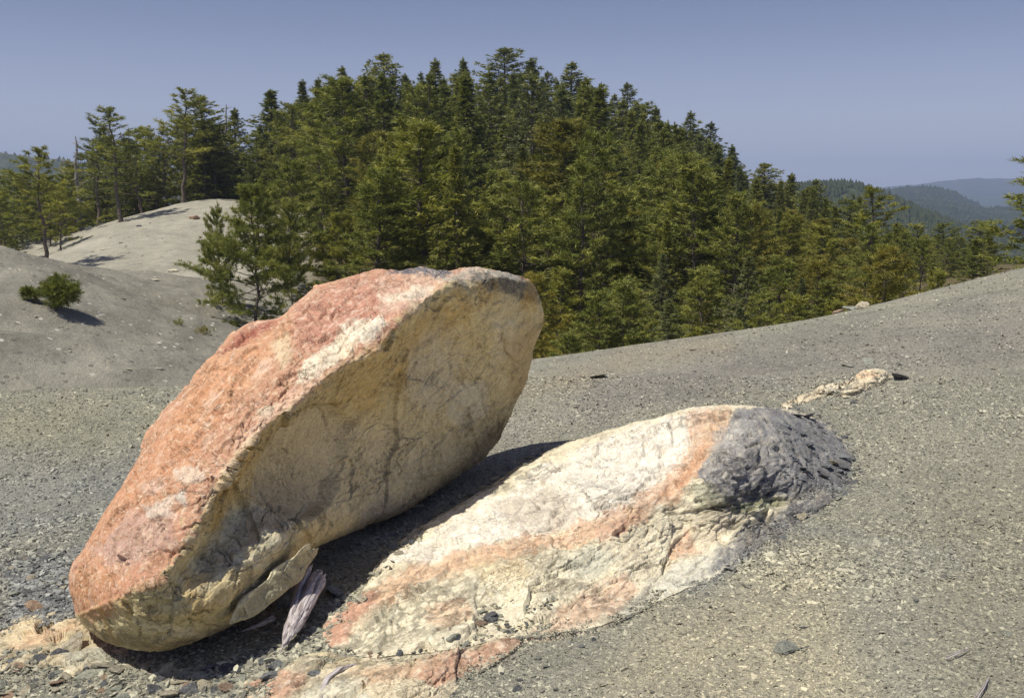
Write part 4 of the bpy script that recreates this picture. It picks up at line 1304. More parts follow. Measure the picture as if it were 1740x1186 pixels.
    # fan as degenerate-free triangles: build as separate quads pairs
    fan = np.stack([np.full(n // 2, len(V2) - 1), np.arange(0, n - 1, 2)[:n // 2], np.arange(1, n, 2)[:n // 2], (np.arange(2, n + 1, 2) % n)[:n // 2]], -1)
    me = make_mesh("boulder", V2, np.r_[me_f, fan], M_BOULDER, True, allC)
    o = link("boulder", me)
    tag(o, "huge tilted boulder with a red weathered top and a pale yellow shaded underside", "boulder")
    return o
boulder = build_boulder()

# ---------- low outcrops that grow out of the ground
OUT = []
def build_outcrop(name, label, outline, centre, hts, base, regs, cracks, seed, n, m, disp_k=1.0, jag=4.0, foli=(3, 12, 6), mat=None, dark_poly=None, ax=(0.62, 0.75, 0.1)):
    hc = np.array(hts, float)
    Pw, ok = hit_ground(hc[:, 0], hc[:, 1], hc[:, 2])
    fD = RBF(hc[:, :2] / 200., 1.0 / Pw[:, 1], 1e-4)
    OUT.append((outline, fD))
    ce = np.array(centre, float)
    PXg, rr = polar_px(outline, ce, n, m, jag, seed)
    n = PXg.shape[1]
    PX = PXg.reshape(-1, 2)
    V = at(PX[:, 0], PX[:, 1], 1.0 / np.clip(fD(PX / 200.), 0.05, 2))
    Fq = grid_faces(m, n)
    Nn = vnormals(V, Fq)
    if (Nn[:, 2] < 0).mean() > 0.5: Fq = Fq[:, ::-1]; Nn = -Nn
    a = Vector(ax).normalized(); up = Vector((-0.3, 0.1, 1)); up = (up - a * up.dot(a)).normalized(); sd = a.cross(up)
    B = np.array([a, up, sd]).T
    Q = V @ B
    warp = np.c_[fbm(Q * 2, 3, seed + 1), fbm(Q * 2 + 9, 3, seed + 2), fbm(Q * 2 + 20, 3, seed + 3)]
    _, _, rv, off = worley(Q * [3.2, 14, 6] + warp * 1.8, seed)
    _, _, rv2, off2 = worley(Q * [10, 30, 18] + warp * 3, seed + 5)
    _, _, rv3, off3 = worley(Q * [26, 60, 40] + warp * 6, seed + 6)
    n1 = fbm(Q * 2.2, 3, seed + 10); n2 = fbm(Q * 8, 4, seed + 11); n3 = fbm(Q * 30, 4, seed + 12, 0.6)
    rid = fbm(Q * [4, 14, 9], 4, seed + 13, 0.55, True)
    disp = ((rv - 0.5) * 0.022 + (off[:, 0] * np.cos(rv * 40) + off[:, 2] * np.sin(rv * 40)) * 0.022 + (rv2 - 0.5) * 0.010 + off2[:, 0] * np.cos(rv2 * 40) * 0.006 + (rv3 - 0.5) * 0.005 + n1 * 0.02 + n2 * 0.012 + n3 * 0.005 + rid * 0.008) * disp_k
    dk = np.zeros(len(V))
    if dark_poly is not None:
        dk = 1 - sstep(-8, 8, sdf(PX, dark_poly))
        w2 = Q @ np.array([[0.8, 0.3, 0.5], [0.3, -0.9, 0.2], [-0.5, 0.2, 0.8]])
        d1k, d2k, rvk, offk = worley(w2 * [4, 30, 12] + warp * 1.2, seed + 20)
        sh = fbm(w2 * [3.5, 26, 9] + warp * 0.8, 5, seed + 22, 0.6, True)
        disp = disp * (1 - 0.75 * dk) + dk * (sh * 0.022 + (rvk - 0.5) * 0.010 + n1 * 0.012)
    cracks = cracks + random_cracks(int(n * 0.075), outline, 28, 22, (20, 110), seed + 31, 0.016)
    cr, cm = stroke(PX, cracks, seed + 30, 5)
    R = np.repeat(rr, n)
    rim = 1 - 0.75 * R ** 14
    V = V + Nn * ((disp + cr) * rim)[:, None]
    C = paint(PX, base, regs, seed + 40, V)
    c1 = fbm(Q * [5, 16, 9], 4, seed + 50, 0.6); c2 = fbm(Q * 20, 3, seed + 51, 0.6)
    f1 = sstep(0.16, 0.42, c1) * (1 - dk)
    C = C * (1 - 0.4 * f1[:, None]) + lin((150, 132, 110)) * 0.4 * f1[:, None]
    f2 = sstep(0.12, 0.4, -c1 + 0.3 * c2)
    C = C * (1 - 0.35 * f2[:, None]) + np.minimum(C * 1.35, 0.85) * 0.35 * f2[:, None]
    c3 = fbm(Q * [20, 60, 40], 3, seed + 52, 0.65); c4 = fbm(Q * 55, 3, seed + 53, 0.65)
    g1 = sstep(0.12, 0.36, c3)
    C = C * (1 - 0.32 * g1[:, None]) + lin((128, 116, 102)) * 0.32 * g1[:, None] * (1 - 0.5 * dk[:, None])
    st = sstep(0.30, 0.62, fbm(Q * [3, 9, 9] @ np.array([[0.6, 0.8, 0], [-0.8, 0.6, 0], [0, 0, 1.0]]) * [1, 5, 1.5], 4, seed + 55, 0.6, True)) * sstep(-0.05, 0.25, fbm(Q * 1.7, 2, seed + 56)) * (1 - dk)
    C = C * (1 - 0.5 * st[:, None])
    g2 = sstep(0.12, 0.36, -c3) * (1 - dk)
    C = C * (1 - 0.4 * g2[:, None]) + pig((240, 232, 212)) * 0.4 * g2[:, None]
    C = C * (1 + 0.2 * c2[:, None] + 0.25 * c4[:, None]) * (1 - 0.5 * cm[:, None])
    C = np.clip(C, 0.01, 0.9)
    # skirt rolling down into the soil
    last = (m - 1) * n
    ring = V[last:last + n]
    cw = ring.mean(0)
    g = ground(ring[:, :2])
    hb = np.maximum(ring[:, 2] - g, 0.0)
    dr = ring[:, :2] - cw[:2]; dr /= np.linalg.norm(dr, axis=1)[:, None] + 1e-9
    VB = []
    for s in np.linspace(0, 1, 9)[1:]:
        th = s * np.pi / 2
        xy = ring[:, :2] + dr * (hb * 0.9 * math.sin(th) + 0.015 * s)[:, None]
        z = ring[:, 2] - (hb + 0.12) * (1 - math.cos(th)) - 0.02 * s
        p = np.c_[xy, z]
        p += (fbm(p * 9, 3, seed + 60) * 0.02 * s)[:, None]
        VB.append(p)
    k = len(VB)
    VB = np.concatenate(VB)
    base_i = len(V)
    a_ = last + np.arange(n); b_ = last + (np.arange(n) + 1) % n
    c_ = base_i + np.arange(n); d_ = base_i + (np.arange(n) + 1) % n
    st = np.stack([a_, c_, d_, b_], -1)
    FB = grid_faces(k, n, base_i)
    V2 = np.r_[V, VB, [V[:n].mean(0)]]
    C2 = np.r_[C, np.tile(C[last:last + n], (k, 1)), [C[:n].mean(0)]]
    fan = np.stack([np.full(n // 2, len(V2) - 1), np.arange(0, n - 1, 2)[:n // 2], np.arange(1, n, 2)[:n // 2], (np.arange(2, n + 1, 2) % n)[:n // 2]], -1)
    o = link(name, make_mesh(name, V2, np.r_[Fq, st, FB, fan], mat or M_OUTCROP, True, C2))
    tag(o, label, "rock outcrop")
    return o

def surface_at(px, py):
    """soil, or the outcrop standing nearer on that ray"""
    px = np.atleast_1d(np.asarray(px, float)); py = np.atleast_1d(np.asarray(py, float))
    P, ok = hit_ground(px, py, 0.0, 1.1, 17)
    q = np.c_[px, py]
    for outl, f in OUT:
        i = np.where(sdf(q, outl) < 2)[0]
        if len(i):
            Y = 1.0 / np.clip(f(q[i] / 200.), 0.05, 2)
            Y = np.minimum(Y, P[i, 1])
            P[i] = at(px[i], py[i], Y); ok[i] = True
    return P, ok
GAPLINE = [(590, 1105), (700, 1108), (760, 1100), (830, 1085), (900, 1060), (960, 1035)]
build_outcrop("rock_outcrop", "long cream and orange bedrock ridge with a dark grey slaty head, beside the boulder",
    [(628, 985), (650, 950), (672, 930), (700, 906), (745, 880), (800, 848), (840, 825), (878, 797), (915, 778), (960, 756), (1020, 736), (1060, 722), (1110, 712), (1170, 694), (1240, 687), (1300, 692), (1360, 700), (1405, 722),
     (1438, 758), (1448, 790), (1436, 822), (1408, 858), (1375, 880), (1330, 905), (1280, 935), (1240, 962), (1215, 985), (1160, 1005), (1100, 1030), (1050, 1056), (990, 1070), (930, 1078), (885, 1082),
     (830, 1090), (770, 1104), (700, 1110), (640, 1118), (585, 1112), (550, 1090), (552, 1055), (580, 1030), (612, 1008)],
    (980, 900),
    [(628, 985, 0.03), (672, 930, 0.06), (745, 880, 0.10), (840, 825, 0.15), (915, 778, 0.19), (1020, 736, 0.22), (1110, 712, 0.24), (1240, 687, 0.26), (1300, 692, 0.22), (1360, 700, 0.13), (1405, 722, 0.05), (1448, 790, 0.0), (1408, 858, 0.0),
     (1330, 905, 0.0), (1240, 962, 0.0), (1160, 1005, 0.0), (1050, 1056, 0.01), (930, 1078, 0.02), (830, 1090, 0.02), (700, 1110, 0.02), (585, 1112, 0.01), (550, 1090, 0.0), (580, 1030, 0.01),
     (900, 860, 0.19), (800, 930, 0.13), (1150, 770, 0.30), (1260, 770, 0.30), (1230, 840, 0.22), (1000, 830, 0.26), (1060, 900, 0.17), (900, 960, 0.12), (700, 1020, 0.06), (1000, 990, 0.06), (1180, 900, 0.10), (1340, 800, 0.16), (1300, 860, 0.07), (760, 1060, 0.04), (870, 1040, 0.04), (1130, 950, 0.04), (660, 970, 0.06)],
    (226, 216, 188),
    [([(640, 960), (780, 880), (920, 790), (1100, 720), (1200, 695), (1190, 760), (1130, 850), (1000, 890), (860, 920), (720, 960)], (240, 234, 222), 8, 14, 0.85),
     ([(840, 860), (930, 830), (1000, 860), (960, 900), (870, 900)], (176, 162, 146), 14, 18, 0.65),
     ([(1170, 700), (1240, 692), (1240, 730), (1200, 790), (1150, 850), (1060, 905), (960, 930), (850, 950), (740, 985), (640, 1040), (600, 1090), (555, 1095), (550, 1060), (600, 1015), (700, 960), (840, 925), (980, 890), (1080, 850), (1140, 800), (1170, 750)], (230, 172, 126), 7, 14, 0.8),
     ([(1190, 760), (1215, 750), (1180, 810), (1130, 850), (1110, 860), (1150, 810)], (224, 146, 92), 6, 8, 0.7),
     ([(550, 1060), (600, 1015), (640, 1000), (640, 1030), (600, 1060), (592, 1095), (556, 1098)], (210, 142, 112), 6, 8, 0.85),
     ([(600, 1060), (640, 1030), (760, 1000), (900, 970), (1000, 960), (900, 1030), (800, 1080), (640, 1110), (590, 1105)], (232, 224, 196), 10, 14, 0.7),
     ([(720, 1030), (790, 1020), (810, 1060), (760, 1080), (730, 1070)], (226, 172, 126), 8, 10, 0.7),
     ([(800, 960), (900, 940), (900, 980), (820, 990)], (228, 196, 136), 12, 14, 0.6),
     ([(1010, 900), (1090, 870), (1060, 900), (1020, 925)], (206, 150, 120), 6, 10, 0.6),
     ([(1130, 930), (1170, 900), (1190, 940), (1140, 950)], (222, 156, 116), 6, 10, 0.7),
     ([(1180, 900), (1220, 840), (1250, 860), (1230, 920), (1180, 930)], (216, 200, 172), 8, 12, 0.8),
     ([(900, 1080), (960, 1030), (1060, 980), (1090, 1000), (1040, 1050), (960, 1070)], (232, 192, 158), 8, 10, 0.85),
     ([(1040, 1060), (1090, 1000), (1150, 960), (1240, 940), (1230, 975), (1150, 1010), (1080, 1045)], (204, 204, 192), 10, 14, 0.7),
     ([(1250, 695), (1300, 690), (1400, 715), (1450, 775), (1430, 830), (1340, 835), (1250, 862), (1215, 850), (1185, 805), (1225, 760)], (138, 137, 141), 3, 7, 1.0),
     ([(1300, 696), (1400, 715), (1450, 775), (1430, 830), (1360, 820), (1330, 760)], (120, 121, 127), 6, 10, 0.8),
     ([(1215, 740), (1260, 720), (1280, 760), (1230, 790), (1200, 800)], (176, 172, 166), 8, 10, 0.8),
     ([(1230, 790), (1290, 770), (1330, 800), (1300, 840), (1240, 850)], (128, 122, 130), 8, 10, 0.6),
     ([(1170, 830), (1200, 825), (1240, 850), (1230, 865), (1190, 870)], (172, 172, 146), 6, 8, 0.8),
     ([(1235, 862), (1300, 845), (1350, 845), (1330, 862), (1260, 872)], (190, 192, 150), 5, 6, 0.9),
     ([(1260, 900), (1330, 865), (1420, 850), (1380, 890), (1300, 930), (1230, 970), (1200, 975), (1230, 930)], (118, 122, 128), 9, 12, 0.9),
     ([(1330, 830), (1450, 770), (1460, 820), (1410, 860), (1340, 880)], (104, 106, 114), 8, 10, 0.9),
     ([(950, 960), (1010, 930), (1060, 950), (1000, 985)], (180, 184, 172), 10, 14, 0.6)],
    [([(640, 1050), (700, 1005), (730, 1000)], 2.2, 0.02), ([(662, 1108), (668, 1060), (680, 1040), (700, 1005)], 2, 0.015), ([(930, 975), (960, 965), (990, 945), (1010, 935)], 2.5, 0.02), ([(1000, 1000), (1060, 975), (1110, 960), (1150, 955)], 2.5, 0.02),
     ([(1175, 830), (1200, 865), (1240, 868), (1300, 850), (1340, 845)], 3, 0.03), ([(1230, 860), (1290, 845), (1340, 820), (1350, 780)], 3, 0.03), ([(885, 865), (905, 855), (918, 870), (895, 880)], 3, 0.02), ([(1005, 865), (1030, 855)], 2.5, 0.02),
     ([(1280, 700), (1340, 750), (1370, 800)], 3, 0.02), ([(1310, 700), (1360, 740), (1400, 790)], 3, 0.02), ([(900, 1055), (960, 1035), (1040, 1000)], 2.5, 0.02), ([(880, 1000), (950, 990), (1000, 985)], 2, 0.012), ([(1200, 700), (1180, 740), (1170, 780)], 2, 0.01)],
    200, 1060, 190, 1.15, 4.0, dark_poly=[(1250, 695), (1300, 690), (1400, 715), (1450, 775), (1430, 830), (1350, 830), (1330, 760), (1270, 720)])

build_outcrop("bedrock_slab", "low flat bedrock slab with an orange red tongue, in front of the cream ridge",
    [(412, 1162), (440, 1148), (480, 1138), (500, 1118), (550, 1108), (600, 1118), (680, 1122), (760, 1110), (830, 1092), (890, 1076), (878, 1100), (840, 1125), (800, 1150), (765, 1180), (745, 1215), (600, 1230), (450, 1225), (420, 1195)],
    (620, 1165),
    [(412, 1162, 0.0), (500, 1118, 0.02), (600, 1118, 0.03), (760, 1110, 0.035), (890, 1076, 0.01), (840, 1125, 0.01), (765, 1180, 0.0), (620, 1165, 0.045), (500, 1165, 0.035), (450, 1225, 0.01), (600, 1230, 0.02), (745, 1215, 0.0), (730, 1140, 0.045)],
    (222, 208, 176),
    [([(700, 1150), (760, 1118), (840, 1092), (895, 1075), (870, 1110), (790, 1150), (740, 1170)], (214, 148, 112), 6, 9, 0.85),
     ([(600, 1150), (700, 1130), (760, 1120), (720, 1150), (620, 1165)], (224, 172, 128), 8, 10, 0.7),
     ([(410, 1160), (450, 1145), (520, 1145), (500, 1180), (430, 1190)], (216, 150, 116), 8, 10, 0.8),
     ([(520, 1110), (600, 1112), (620, 1140), (540, 1140)], (196, 180, 138), 8, 10, 0.7),
     ([(470, 1130), (540, 1115), (560, 1130), (500, 1145)], (232, 220, 190), 4, 8, 0.7),
     ([(500, 1180), (600, 1160), (640, 1200), (520, 1220)], (206, 206, 190), 8, 10, 0.6)],
    [([(560, 1145), (640, 1128), (760, 1116)], 2.5, 0.02), ([(720, 1165), (735, 1150), (730, 1130)], 2, 0.015)],
    300, 640, 110, 0.9, 5.0)

build_outcrop("bedrock_patch", "crumbly cream and orange bedrock patch reaching out beneath the boulder's lower tip",
    [(-60, 1075), (0, 1062), (40, 1048), (100, 1040), (150, 1048), (200, 1072), (225, 1100), (200, 1125), (150, 1140), (120, 1165), (60, 1150), (0, 1140), (-50, 1120)],
    (90, 1095),
    [(-60, 1075, 0.01), (40, 1048, 0.03), (150, 1048, 0.03), (225, 1100, 0.0), (150, 1140, 0.0), (60, 1150, 0.0), (-50, 1120, 0.0), (90, 1085, 0.05), (20, 1100, 0.03)],
    (206, 192, 158),
    [([(0, 1070), (100, 1045), (200, 1060), (100, 1080), (20, 1100)], (222, 200, 158), 6, 10, 0.8),
     ([(20, 1100), (60, 1070), (140, 1060), (90, 1090)], (220, 164, 116), 6, 10, 0.6),
     ([(100, 1110), (200, 1090), (180, 1130), (120, 1140)], (170, 174, 164), 8, 10, 0.7)],
    [([(0, 1085), (80, 1060), (140, 1052)], 2, 0.015), ([(60, 1090), (120, 1070), (190, 1080)], 2, 0.015)],
    400, 420, 70, 1.1, 6.0)

build_outcrop("pale_ledge", "small white and cream ledge breaking through the open gravel slope",
    [(1328, 688), (1350, 676), (1372, 672), (1395, 655), (1430, 648), (1450, 640), (1470, 628), (1500, 628), (1518, 640), (1508, 646), (1480, 652), (1462, 668), (1440, 672), (1400, 674), (1380, 684), (1352, 692), (1335, 696)],
    (1430, 661),
    [(1328, 688, 0.01), (1395, 655, 0.06), (1450, 640, 0.07), (1500, 628, 0.06), (1518, 640, 0.0), (1462, 668, 0.0), (1400, 674, 0.0), (1335, 696, 0.0), (1440, 655, 0.06), (1485, 638, 0.07)],
    (236, 220, 188),
    [([(1450, 645), (1475, 630), (1510, 632), (1480, 645)], (232, 188, 140), 4, 5, 0.8), ([(1400, 655), (1450, 652), (1440, 668), (1400, 670)], (246, 238, 216), 4, 5, 0.8)],
    [([(1370, 676), (1395, 668)], 2, 0.02), ([(1350, 684), (1375, 676)], 2, 0.02)],
    500, 300, 40, 1.0, 3.0)

# ---------- loose slab, driftwood and branch
def slab_from_px(name, label, cat, outline, centre, ctl, thick, base, regs, mat, seed, n=500, m=60, disp_k=0.01):
    c = np.array(ctl, float)
    fD = RBF(c[:, :2] / 100., c[:, 2], 1e-4)
    ce = np.array(centre, float)
    PXg, rr = polar_px(outline, ce, n, m, 2.0, seed)
    n = PXg.shape[1]
    PX = PXg.reshape(-1, 2); R = np.repeat(rr, n)
    V = at(PX[:, 0], PX[:, 1], fD(PX / 100.) + 0.012 * R ** 16)
    Fq = grid_faces(m, n)
    Nn = vnormals(V, Fq)
    if (Nn[:, 1] > 0).mean() > 0.5: Fq = Fq[:, ::-1]; Nn = -Nn
    d = fbm(V * 9, 4, seed) * disp_k * 1.5 + fbm(V * 40, 3, seed + 1) * disp_k * 0.5 + (worley(V * 16, seed)[2] - 0.5) * disp_k * 0.8
    V = V + Nn * (d * (1 - 0.6 * R ** 10))[:, None]
    C = paint(PX, base, regs, seed + 5, V) * (1 + 0.35 * fbm(V * 22, 3, seed + 8))[:, None]
    nb = 12
    rb = np.linspace(1, 0.05, nb + 1)[1:]
    PB = (ce + (PXg[-1] - ce)[None] * rb[:, None, None]).reshape(-1, 2)
    VB = at(PB[:, 0], PB[:, 1], fD(PB / 100.) + thick * np.sqrt(1 - np.repeat(rb, n) ** 6) + 0.012)
    last = (m - 1) * n; b0 = len(V)
    a = last + np.arange(n); b = last + (np.arange(n) + 1) % n
    st = np.stack([a, b0 + np.arange(n), b0 + (np.arange(n) + 1) % n, b], -1)
    V2 = np.r_[V, VB, [V[:n].mean(0)]]
    C2 = np.r_[C, np.tile(lin(base), (len(VB), 1)), [C[:n].mean(0)]]
    fan = np.stack([np.full(n // 2, len(V2) - 1), np.arange(0, n - 1, 2)[:n // 2], np.arange(1, n, 2)[:n // 2], (np.arange(2, n + 1, 2) % n)[:n // 2]], -1)
    o = link(name, make_mesh(name, V2, np.r_[Fq, st, grid_faces(nb, n, b0), fan], mat, True, np.clip(C2, 0.01, 0.9)))
    return tag(o, label, cat)
slab_from_px("stone_slab", "thin upright pale slab leaning under the boulder's lower edge", "slab",
    [(390, 1060), (398, 1036), (412, 1014), (432, 1000), (455, 982), (462, 968), (480, 955), (500, 945), (515, 928), (528, 922), (527, 934), (541, 930), (540, 942), (525, 962), (512, 985), (480, 1010), (450, 1034), (425, 1050)],
    (465, 995), [(390, 1060, 3.48), (462, 970, 3.72), (528, 922, 3.92), (541, 936, 3.98), (500, 990, 3.80), (425, 1050, 3.56), (465, 1000, 3.70)], 0.05, (176, 168, 134),
    [([(390, 1060), (398, 1036), (462, 968), (528, 922), (528, 930), (462, 978), (405, 1036)], (226, 216, 176), 3, 3, 0.9)], M_OUTCROP, 601)  # pale band along the upper rim: sunlit edge put into the colour

# weathered wood: splintered grey trunk fragment
def wood_mat():
    m, t, b = new_mat("weathered_wood")
    tc = N(t, "ShaderNodeTexCoord")
    mp = N(t, "ShaderNodeMapping"); mp.inputs["Scale"].default_value = (90, 90, 6)
    t.links.new(tc.outputs["Object"], mp.inputs[0])
    n1 = noise_tex(t, 1.0, 5, 0.6, mp.outputs[0], 0.4)
    t.links.new(ramp(t, n1, [(0.32, (0.16, 0.13, 0.13)), (0.5, (0.48, 0.43, 0.43)), (0.66, (0.74, 0.69, 0.69))]), b.inputs["Base Color"])
    bump(t, b, n1, 1.0, 0.01)
    return m
M_WOOD = wood_mat()
def driftwood(name, label, pts, width, mat, seed, strands=14, cat="dead wood"):
    r = np.random.default_rng(seed)
    P = np.array(pts, float)
    o0 = P[0].copy()
    main_d = P[-1] - P[0]; L = np.linalg.norm(main_d)
    rotq = Vector(main_d).to_track_quat('Z', 'Y')
    Bd = Build()
    inv = np.array(rotq.to_matrix().transposed())
    s = np.linspace(0, 1, len(P))
    for k in range(strands):
        a, b = r.uniform(0, 0.25), r.uniform(0.6, 1.0)
        if k < 4: a, b = 0.0, [1.0, 0.92, 0.85, 0.8][k]
        tt = np.linspace(a, b, 12)
        path = np.c_[[np.interp(tt, s, P[:, c]) for c in range(3)]].T - o0
        loc = (inv @ path.T).T
        off = r.normal(0, width * 0.30, 2)
        fall = (1 - (tt / 1.0) ** 1.5)
        loc[:, 0] += off[0] * fall + r.normal(0, width * 0.02, 12)
        loc[:, 1] += off[1] * 0.45 * fall + r.normal(0, width * 0.02, 12)
        rad = width * r.uniform(0.10, 0.22) * np.clip(np.minimum((tt - a) * 14 + 0.3, (b - tt) * 4 + 0.05), 0.05, 1)
        Bd.add(tube(loc, rad, 7))
    V, Fc = Bd.get()
    V += (fbm(V * [60, 60, 14], 3, seed) * width * 0.07)[:, None]
    ob = link(name, make_mesh(name, V, Fc, mat, True))
    ob.location = o0
    ob.rotation_mode = 'QUATERNION'
    ob.rotation_quaternion = rotq
    tag(ob, label, cat)
    return ob
def gpt(px, py, h=0.0):
    if h == 0.0: return surface_at([px], [py])[0][0]
    p, _ = hit_ground([px], [py], h)
    return p[0]
driftwood("driftwood", "splintered silvery piece of dead wood propped beside the thin slab",
          [gpt(548, 968, 0.10), gpt(528, 1000, 0.11), gpt(512, 1036, 0.09), gpt(495, 1072, 0.05), gpt(476, 1110, 0.012)], 0.085, M_WOOD, 21, 22)
driftwood("wood_fragment", "small grey wood splinter lying in the boulder's shadow", [gpt(468, 1048, 0.03), gpt(440, 1062, 0.03), gpt(408, 1074, 0.02)], 0.03, M_WOOD, 22, 8)
driftwood("bent_branch", "dark crooked stick among the rubble in front of the slab", [gpt(606, 1130, 0.05), gpt(580, 1136, 0.06), gpt(558, 1152, 0.06), gpt(548, 1172, 0.06), gpt(544, 1196, 0.05)], 0.03, M_WOOD, 23, 5, "stick")
driftwood("thin_stick", "thin pale twig lying on open gravel near the green grey stone", [gpt(1605, 1118, 0.012), gpt(1630, 1108, 0.016), gpt(1650, 1098, 0.012)], 0.012, M_WOOD, 24, 3, "twig")
driftwood("thin_stick", "curved purple grey twig at the lower corner of the gravel", [gpt(1655, 1192, 0.01), gpt(1672, 1168, 0.014), gpt(1682, 1146, 0.01)], 0.012, M_WOOD, 25, 3, "twig")

# ------------------------------------------------------------------ stones
def chip_mesh(name, seed, flat=0.4, elong=1.3, n=14, mat=None, sub=0, smooth=False):
    import bmesh
    r = np.random.default_rng(seed)
    bm = bmesh.new()
    P = r.normal(size=(n, 3)); P /= np.linalg.norm(P, axis=1)[:, None]
    P *= [0.5 * elong, 0.5, 0.5 * flat]; P *= r.uniform(0.75, 1.1, (n, 1))
    for p in P: bm.verts.new(p)
    res = bmesh.ops.convex_hull(bm, input=bm.verts)
    bmesh.ops.delete(bm, geom=[v for v in bm.verts if not v.link_faces], context='VERTS')
    if sub:
        bmesh.ops.bevel(bm, geom=list(bm.edges), offset=0.035, segments=1, affect='EDGES')
        bmesh.ops.triangulate(bm, faces=bm.faces)
        bmesh.ops.subdivide_edges(bm, edges=bm.edges, cuts=sub, use_grid_fill=True)
        co = np.array([v.co for v in bm.verts])
        d = fbm(co * 3.5, 3, seed) * 0.07 + (worley(co * 4 * [1, 1, 3], seed)[2] - 0.5) * 0.045
        nr = np.array([v.normal for v in bm.verts])
        bm.normal_update()
        for v, dd in zip(bm.verts, d): v.co += v.normal * dd
    bmesh.ops.triangulate(bm, faces=bm.faces)
    me = bpy.data.meshes.new(name)
    bm.to_mesh(me); bm.free()
    if smooth:
        me.polygons.foreach_set("use_smooth", np.ones(len(me.polygons), bool))
    if mat: me.materials.append(mat)
    return me

def stone_mat(name, c1, c2, c3):
    m, t, b = new_mat(name)
    tc = N(t, "ShaderNodeTexCoord"); oi = N(t, "ShaderNodeObjectInfo")
    ad = N(t, "ShaderNodeVectorMath", operation='ADD')
    t.links.new(tc.outputs["Object"], ad.inputs[0]); t.links.new(oi.outputs["Location"], ad.inputs[1])
    n1 = noise_tex(t, 5, 7, 0.7, ad.outputs[0], 0.5)
    n2 = noise_tex(t, 26, 4, 0.7, ad.outputs[0])
    c = ramp(t, n1, [(0.35, c1), (0.5, c2), (0.66, c3)])
    c = mixc(t, 1.0, c, ramp(t, n2, [(0.3, (0.7, 0.7, 0.7)), (0.7, (1.25, 1.25, 1.22))]), 'MULTIPLY')
    c = mixc(t, 1.0, c, ramp(t, oi.outputs["Random"], [(0, (0.75, 0.75, 0.77)), (1, (1.2, 1.18, 1.12))]), 'MULTIPLY')
    t.links.new(c, b.inputs["Base Color"])
    bump(t, b, math_node(t, 'ADD', n1, math_node(t, 'MULTIPLY', n2, 0.3)), 0.8, 0.06)
    return m
SM = {
    'blue': stone_mat("blue_grey_stone", (0.20, 0.22, 0.24), (0.31, 0.33, 0.35), (0.46, 0.47, 0.46)),
    'cream': stone_mat("cream_stone", (0.48, 0.41, 0.29), (0.66, 0.60, 0.47), (0.80, 0.76, 0.65)),
    'green': stone_mat("green_grey_stone", (0.36, 0.38, 0.32), (0.52, 0.54, 0.46), (0.68, 0.68, 0.59)),
    'orange': stone_mat("orange_stone", (0.42, 0.27, 0.19), (0.56, 0.40, 0.29), (0.66, 0.54, 0.42)),
    'dark': stone_mat("dark_slate", (0.12, 0.125, 0.135), (0.20, 0.205, 0.225), (0.34, 0.345, 0.36)),
}
STM = {}
for kname, mm in SM.items():
    STM[kname] = [chip_mesh("stone_" + kname, 700 + i * 13 + len(kname), [0.35, 0.5, 0.3, 0.6][i], [1.2, 1.5, 1.7, 1.1][i], 12 + i, mm, 2) for i in range(4)]

def stone(kind, px, py, wpx, label, group=None, var=None, tilt=0.25, rz=None, sink=0.25, name=None, lift=0.0, fl=1.0):
    p = gpt(px, py)
    s = wpx * p[1] / F / 1.25
    me = STM[kind][random.randrange(4) if var is None else var]
    o = link(name or "stone", me)
    o.scale = (s, s, s * fl)
    o.rotation_euler = (random.gauss(0, tilt), random.gauss(0, tilt), random.uniform(0, 6.28) if rz is None else rz)
    o.location = (p[0], p[1], p[2] + s * fl * (0.22 - sink * 0.5) + lift)
    tag(o, label, "stone", group)
    return o

stone('green', 1336, 1104, 62, "flat green grey stone lying alone on the open gravel", var=3, rz=1.2, tilt=0.06, sink=0.3, fl=0.75)
stone('cream', 1417, 790, 26, "small pale cream stone on the edge of the dark slaty head", var=1, sink=0)
stone('cream', 1363, 882, 26, "small peach coloured stone just below the dark slaty head", var=2, sink=0)
stone('blue', 540, 1152, 52, "blue grey angular stone on the low slab beside the crooked stick", var=1)
stone('dark', 800, 1044, 34, "dark stone resting in the hollow at the foot of the cream ridge", var=0)
stone('dark', 836, 1050, 40, "dark elongated stone at the end of the hollow in the cream ridge", var=2)
stone('orange', 818, 1060, 28, "orange chip wedged between two dark stones", var=1)
stone('green', 770, 1088, 48, "rounded pale green grey stone at the foot of the cream ridge", var=3)
stone('blue', 574, 1008, 66, "glittering blue grey stone between the dead wood and the ridge", var=0, sink=0.3, fl=0.8)
stone('blue', 480, 1028, 50, "dusky grey stone tucked behind the splintered dead wood", var=3, sink=0.2)
stone('blue', 470, 1130, 40, "flat blue grey stone at the tip of the low slab", var=2)
stone('cream', 280, 1144, 42, "upright tan wedge shaped stone in front of the boulder's shadow", var=1, tilt=0.4)
stone('cream', 115, 1150, 40, "white angular stone in the rubble before the bedrock patch", var=0)
stone('cream', 12, 1180, 34, "yellowish flat stone in the lower corner of the rubble", var=2)
stone('cream', 52, 985, 26, "white lump on the dark gravel beyond the boulder's tip", var=3)
stone('orange', 60, 1035, 50, "tan stone at the back of the bedrock patch", var=1)
stone('cream', 108, 1000, 26, "pale tan chip right beside the boulder's lower tip", var=0)
stone('green', 1448, 527, 30, "greyish white rock on the crest beside the gaunt pine", var=1, fl=0.9)
stone('cream', 1466, 524, 34, "bright white rock on the crest at the foot of the gaunt pine", var=3, fl=1.1)
stone('orange', 1424, 532, 26, "rust coloured rock on the crest next to the white rock", var=1)
stone('dark', 1530, 643, 44, "low dark slate lump beside the pale ledge", var=2, fl=0.6)
stone('blue', 1485, 655, 36, "bluish slate piece against the front of the pale ledge", var=0, fl=0.7)
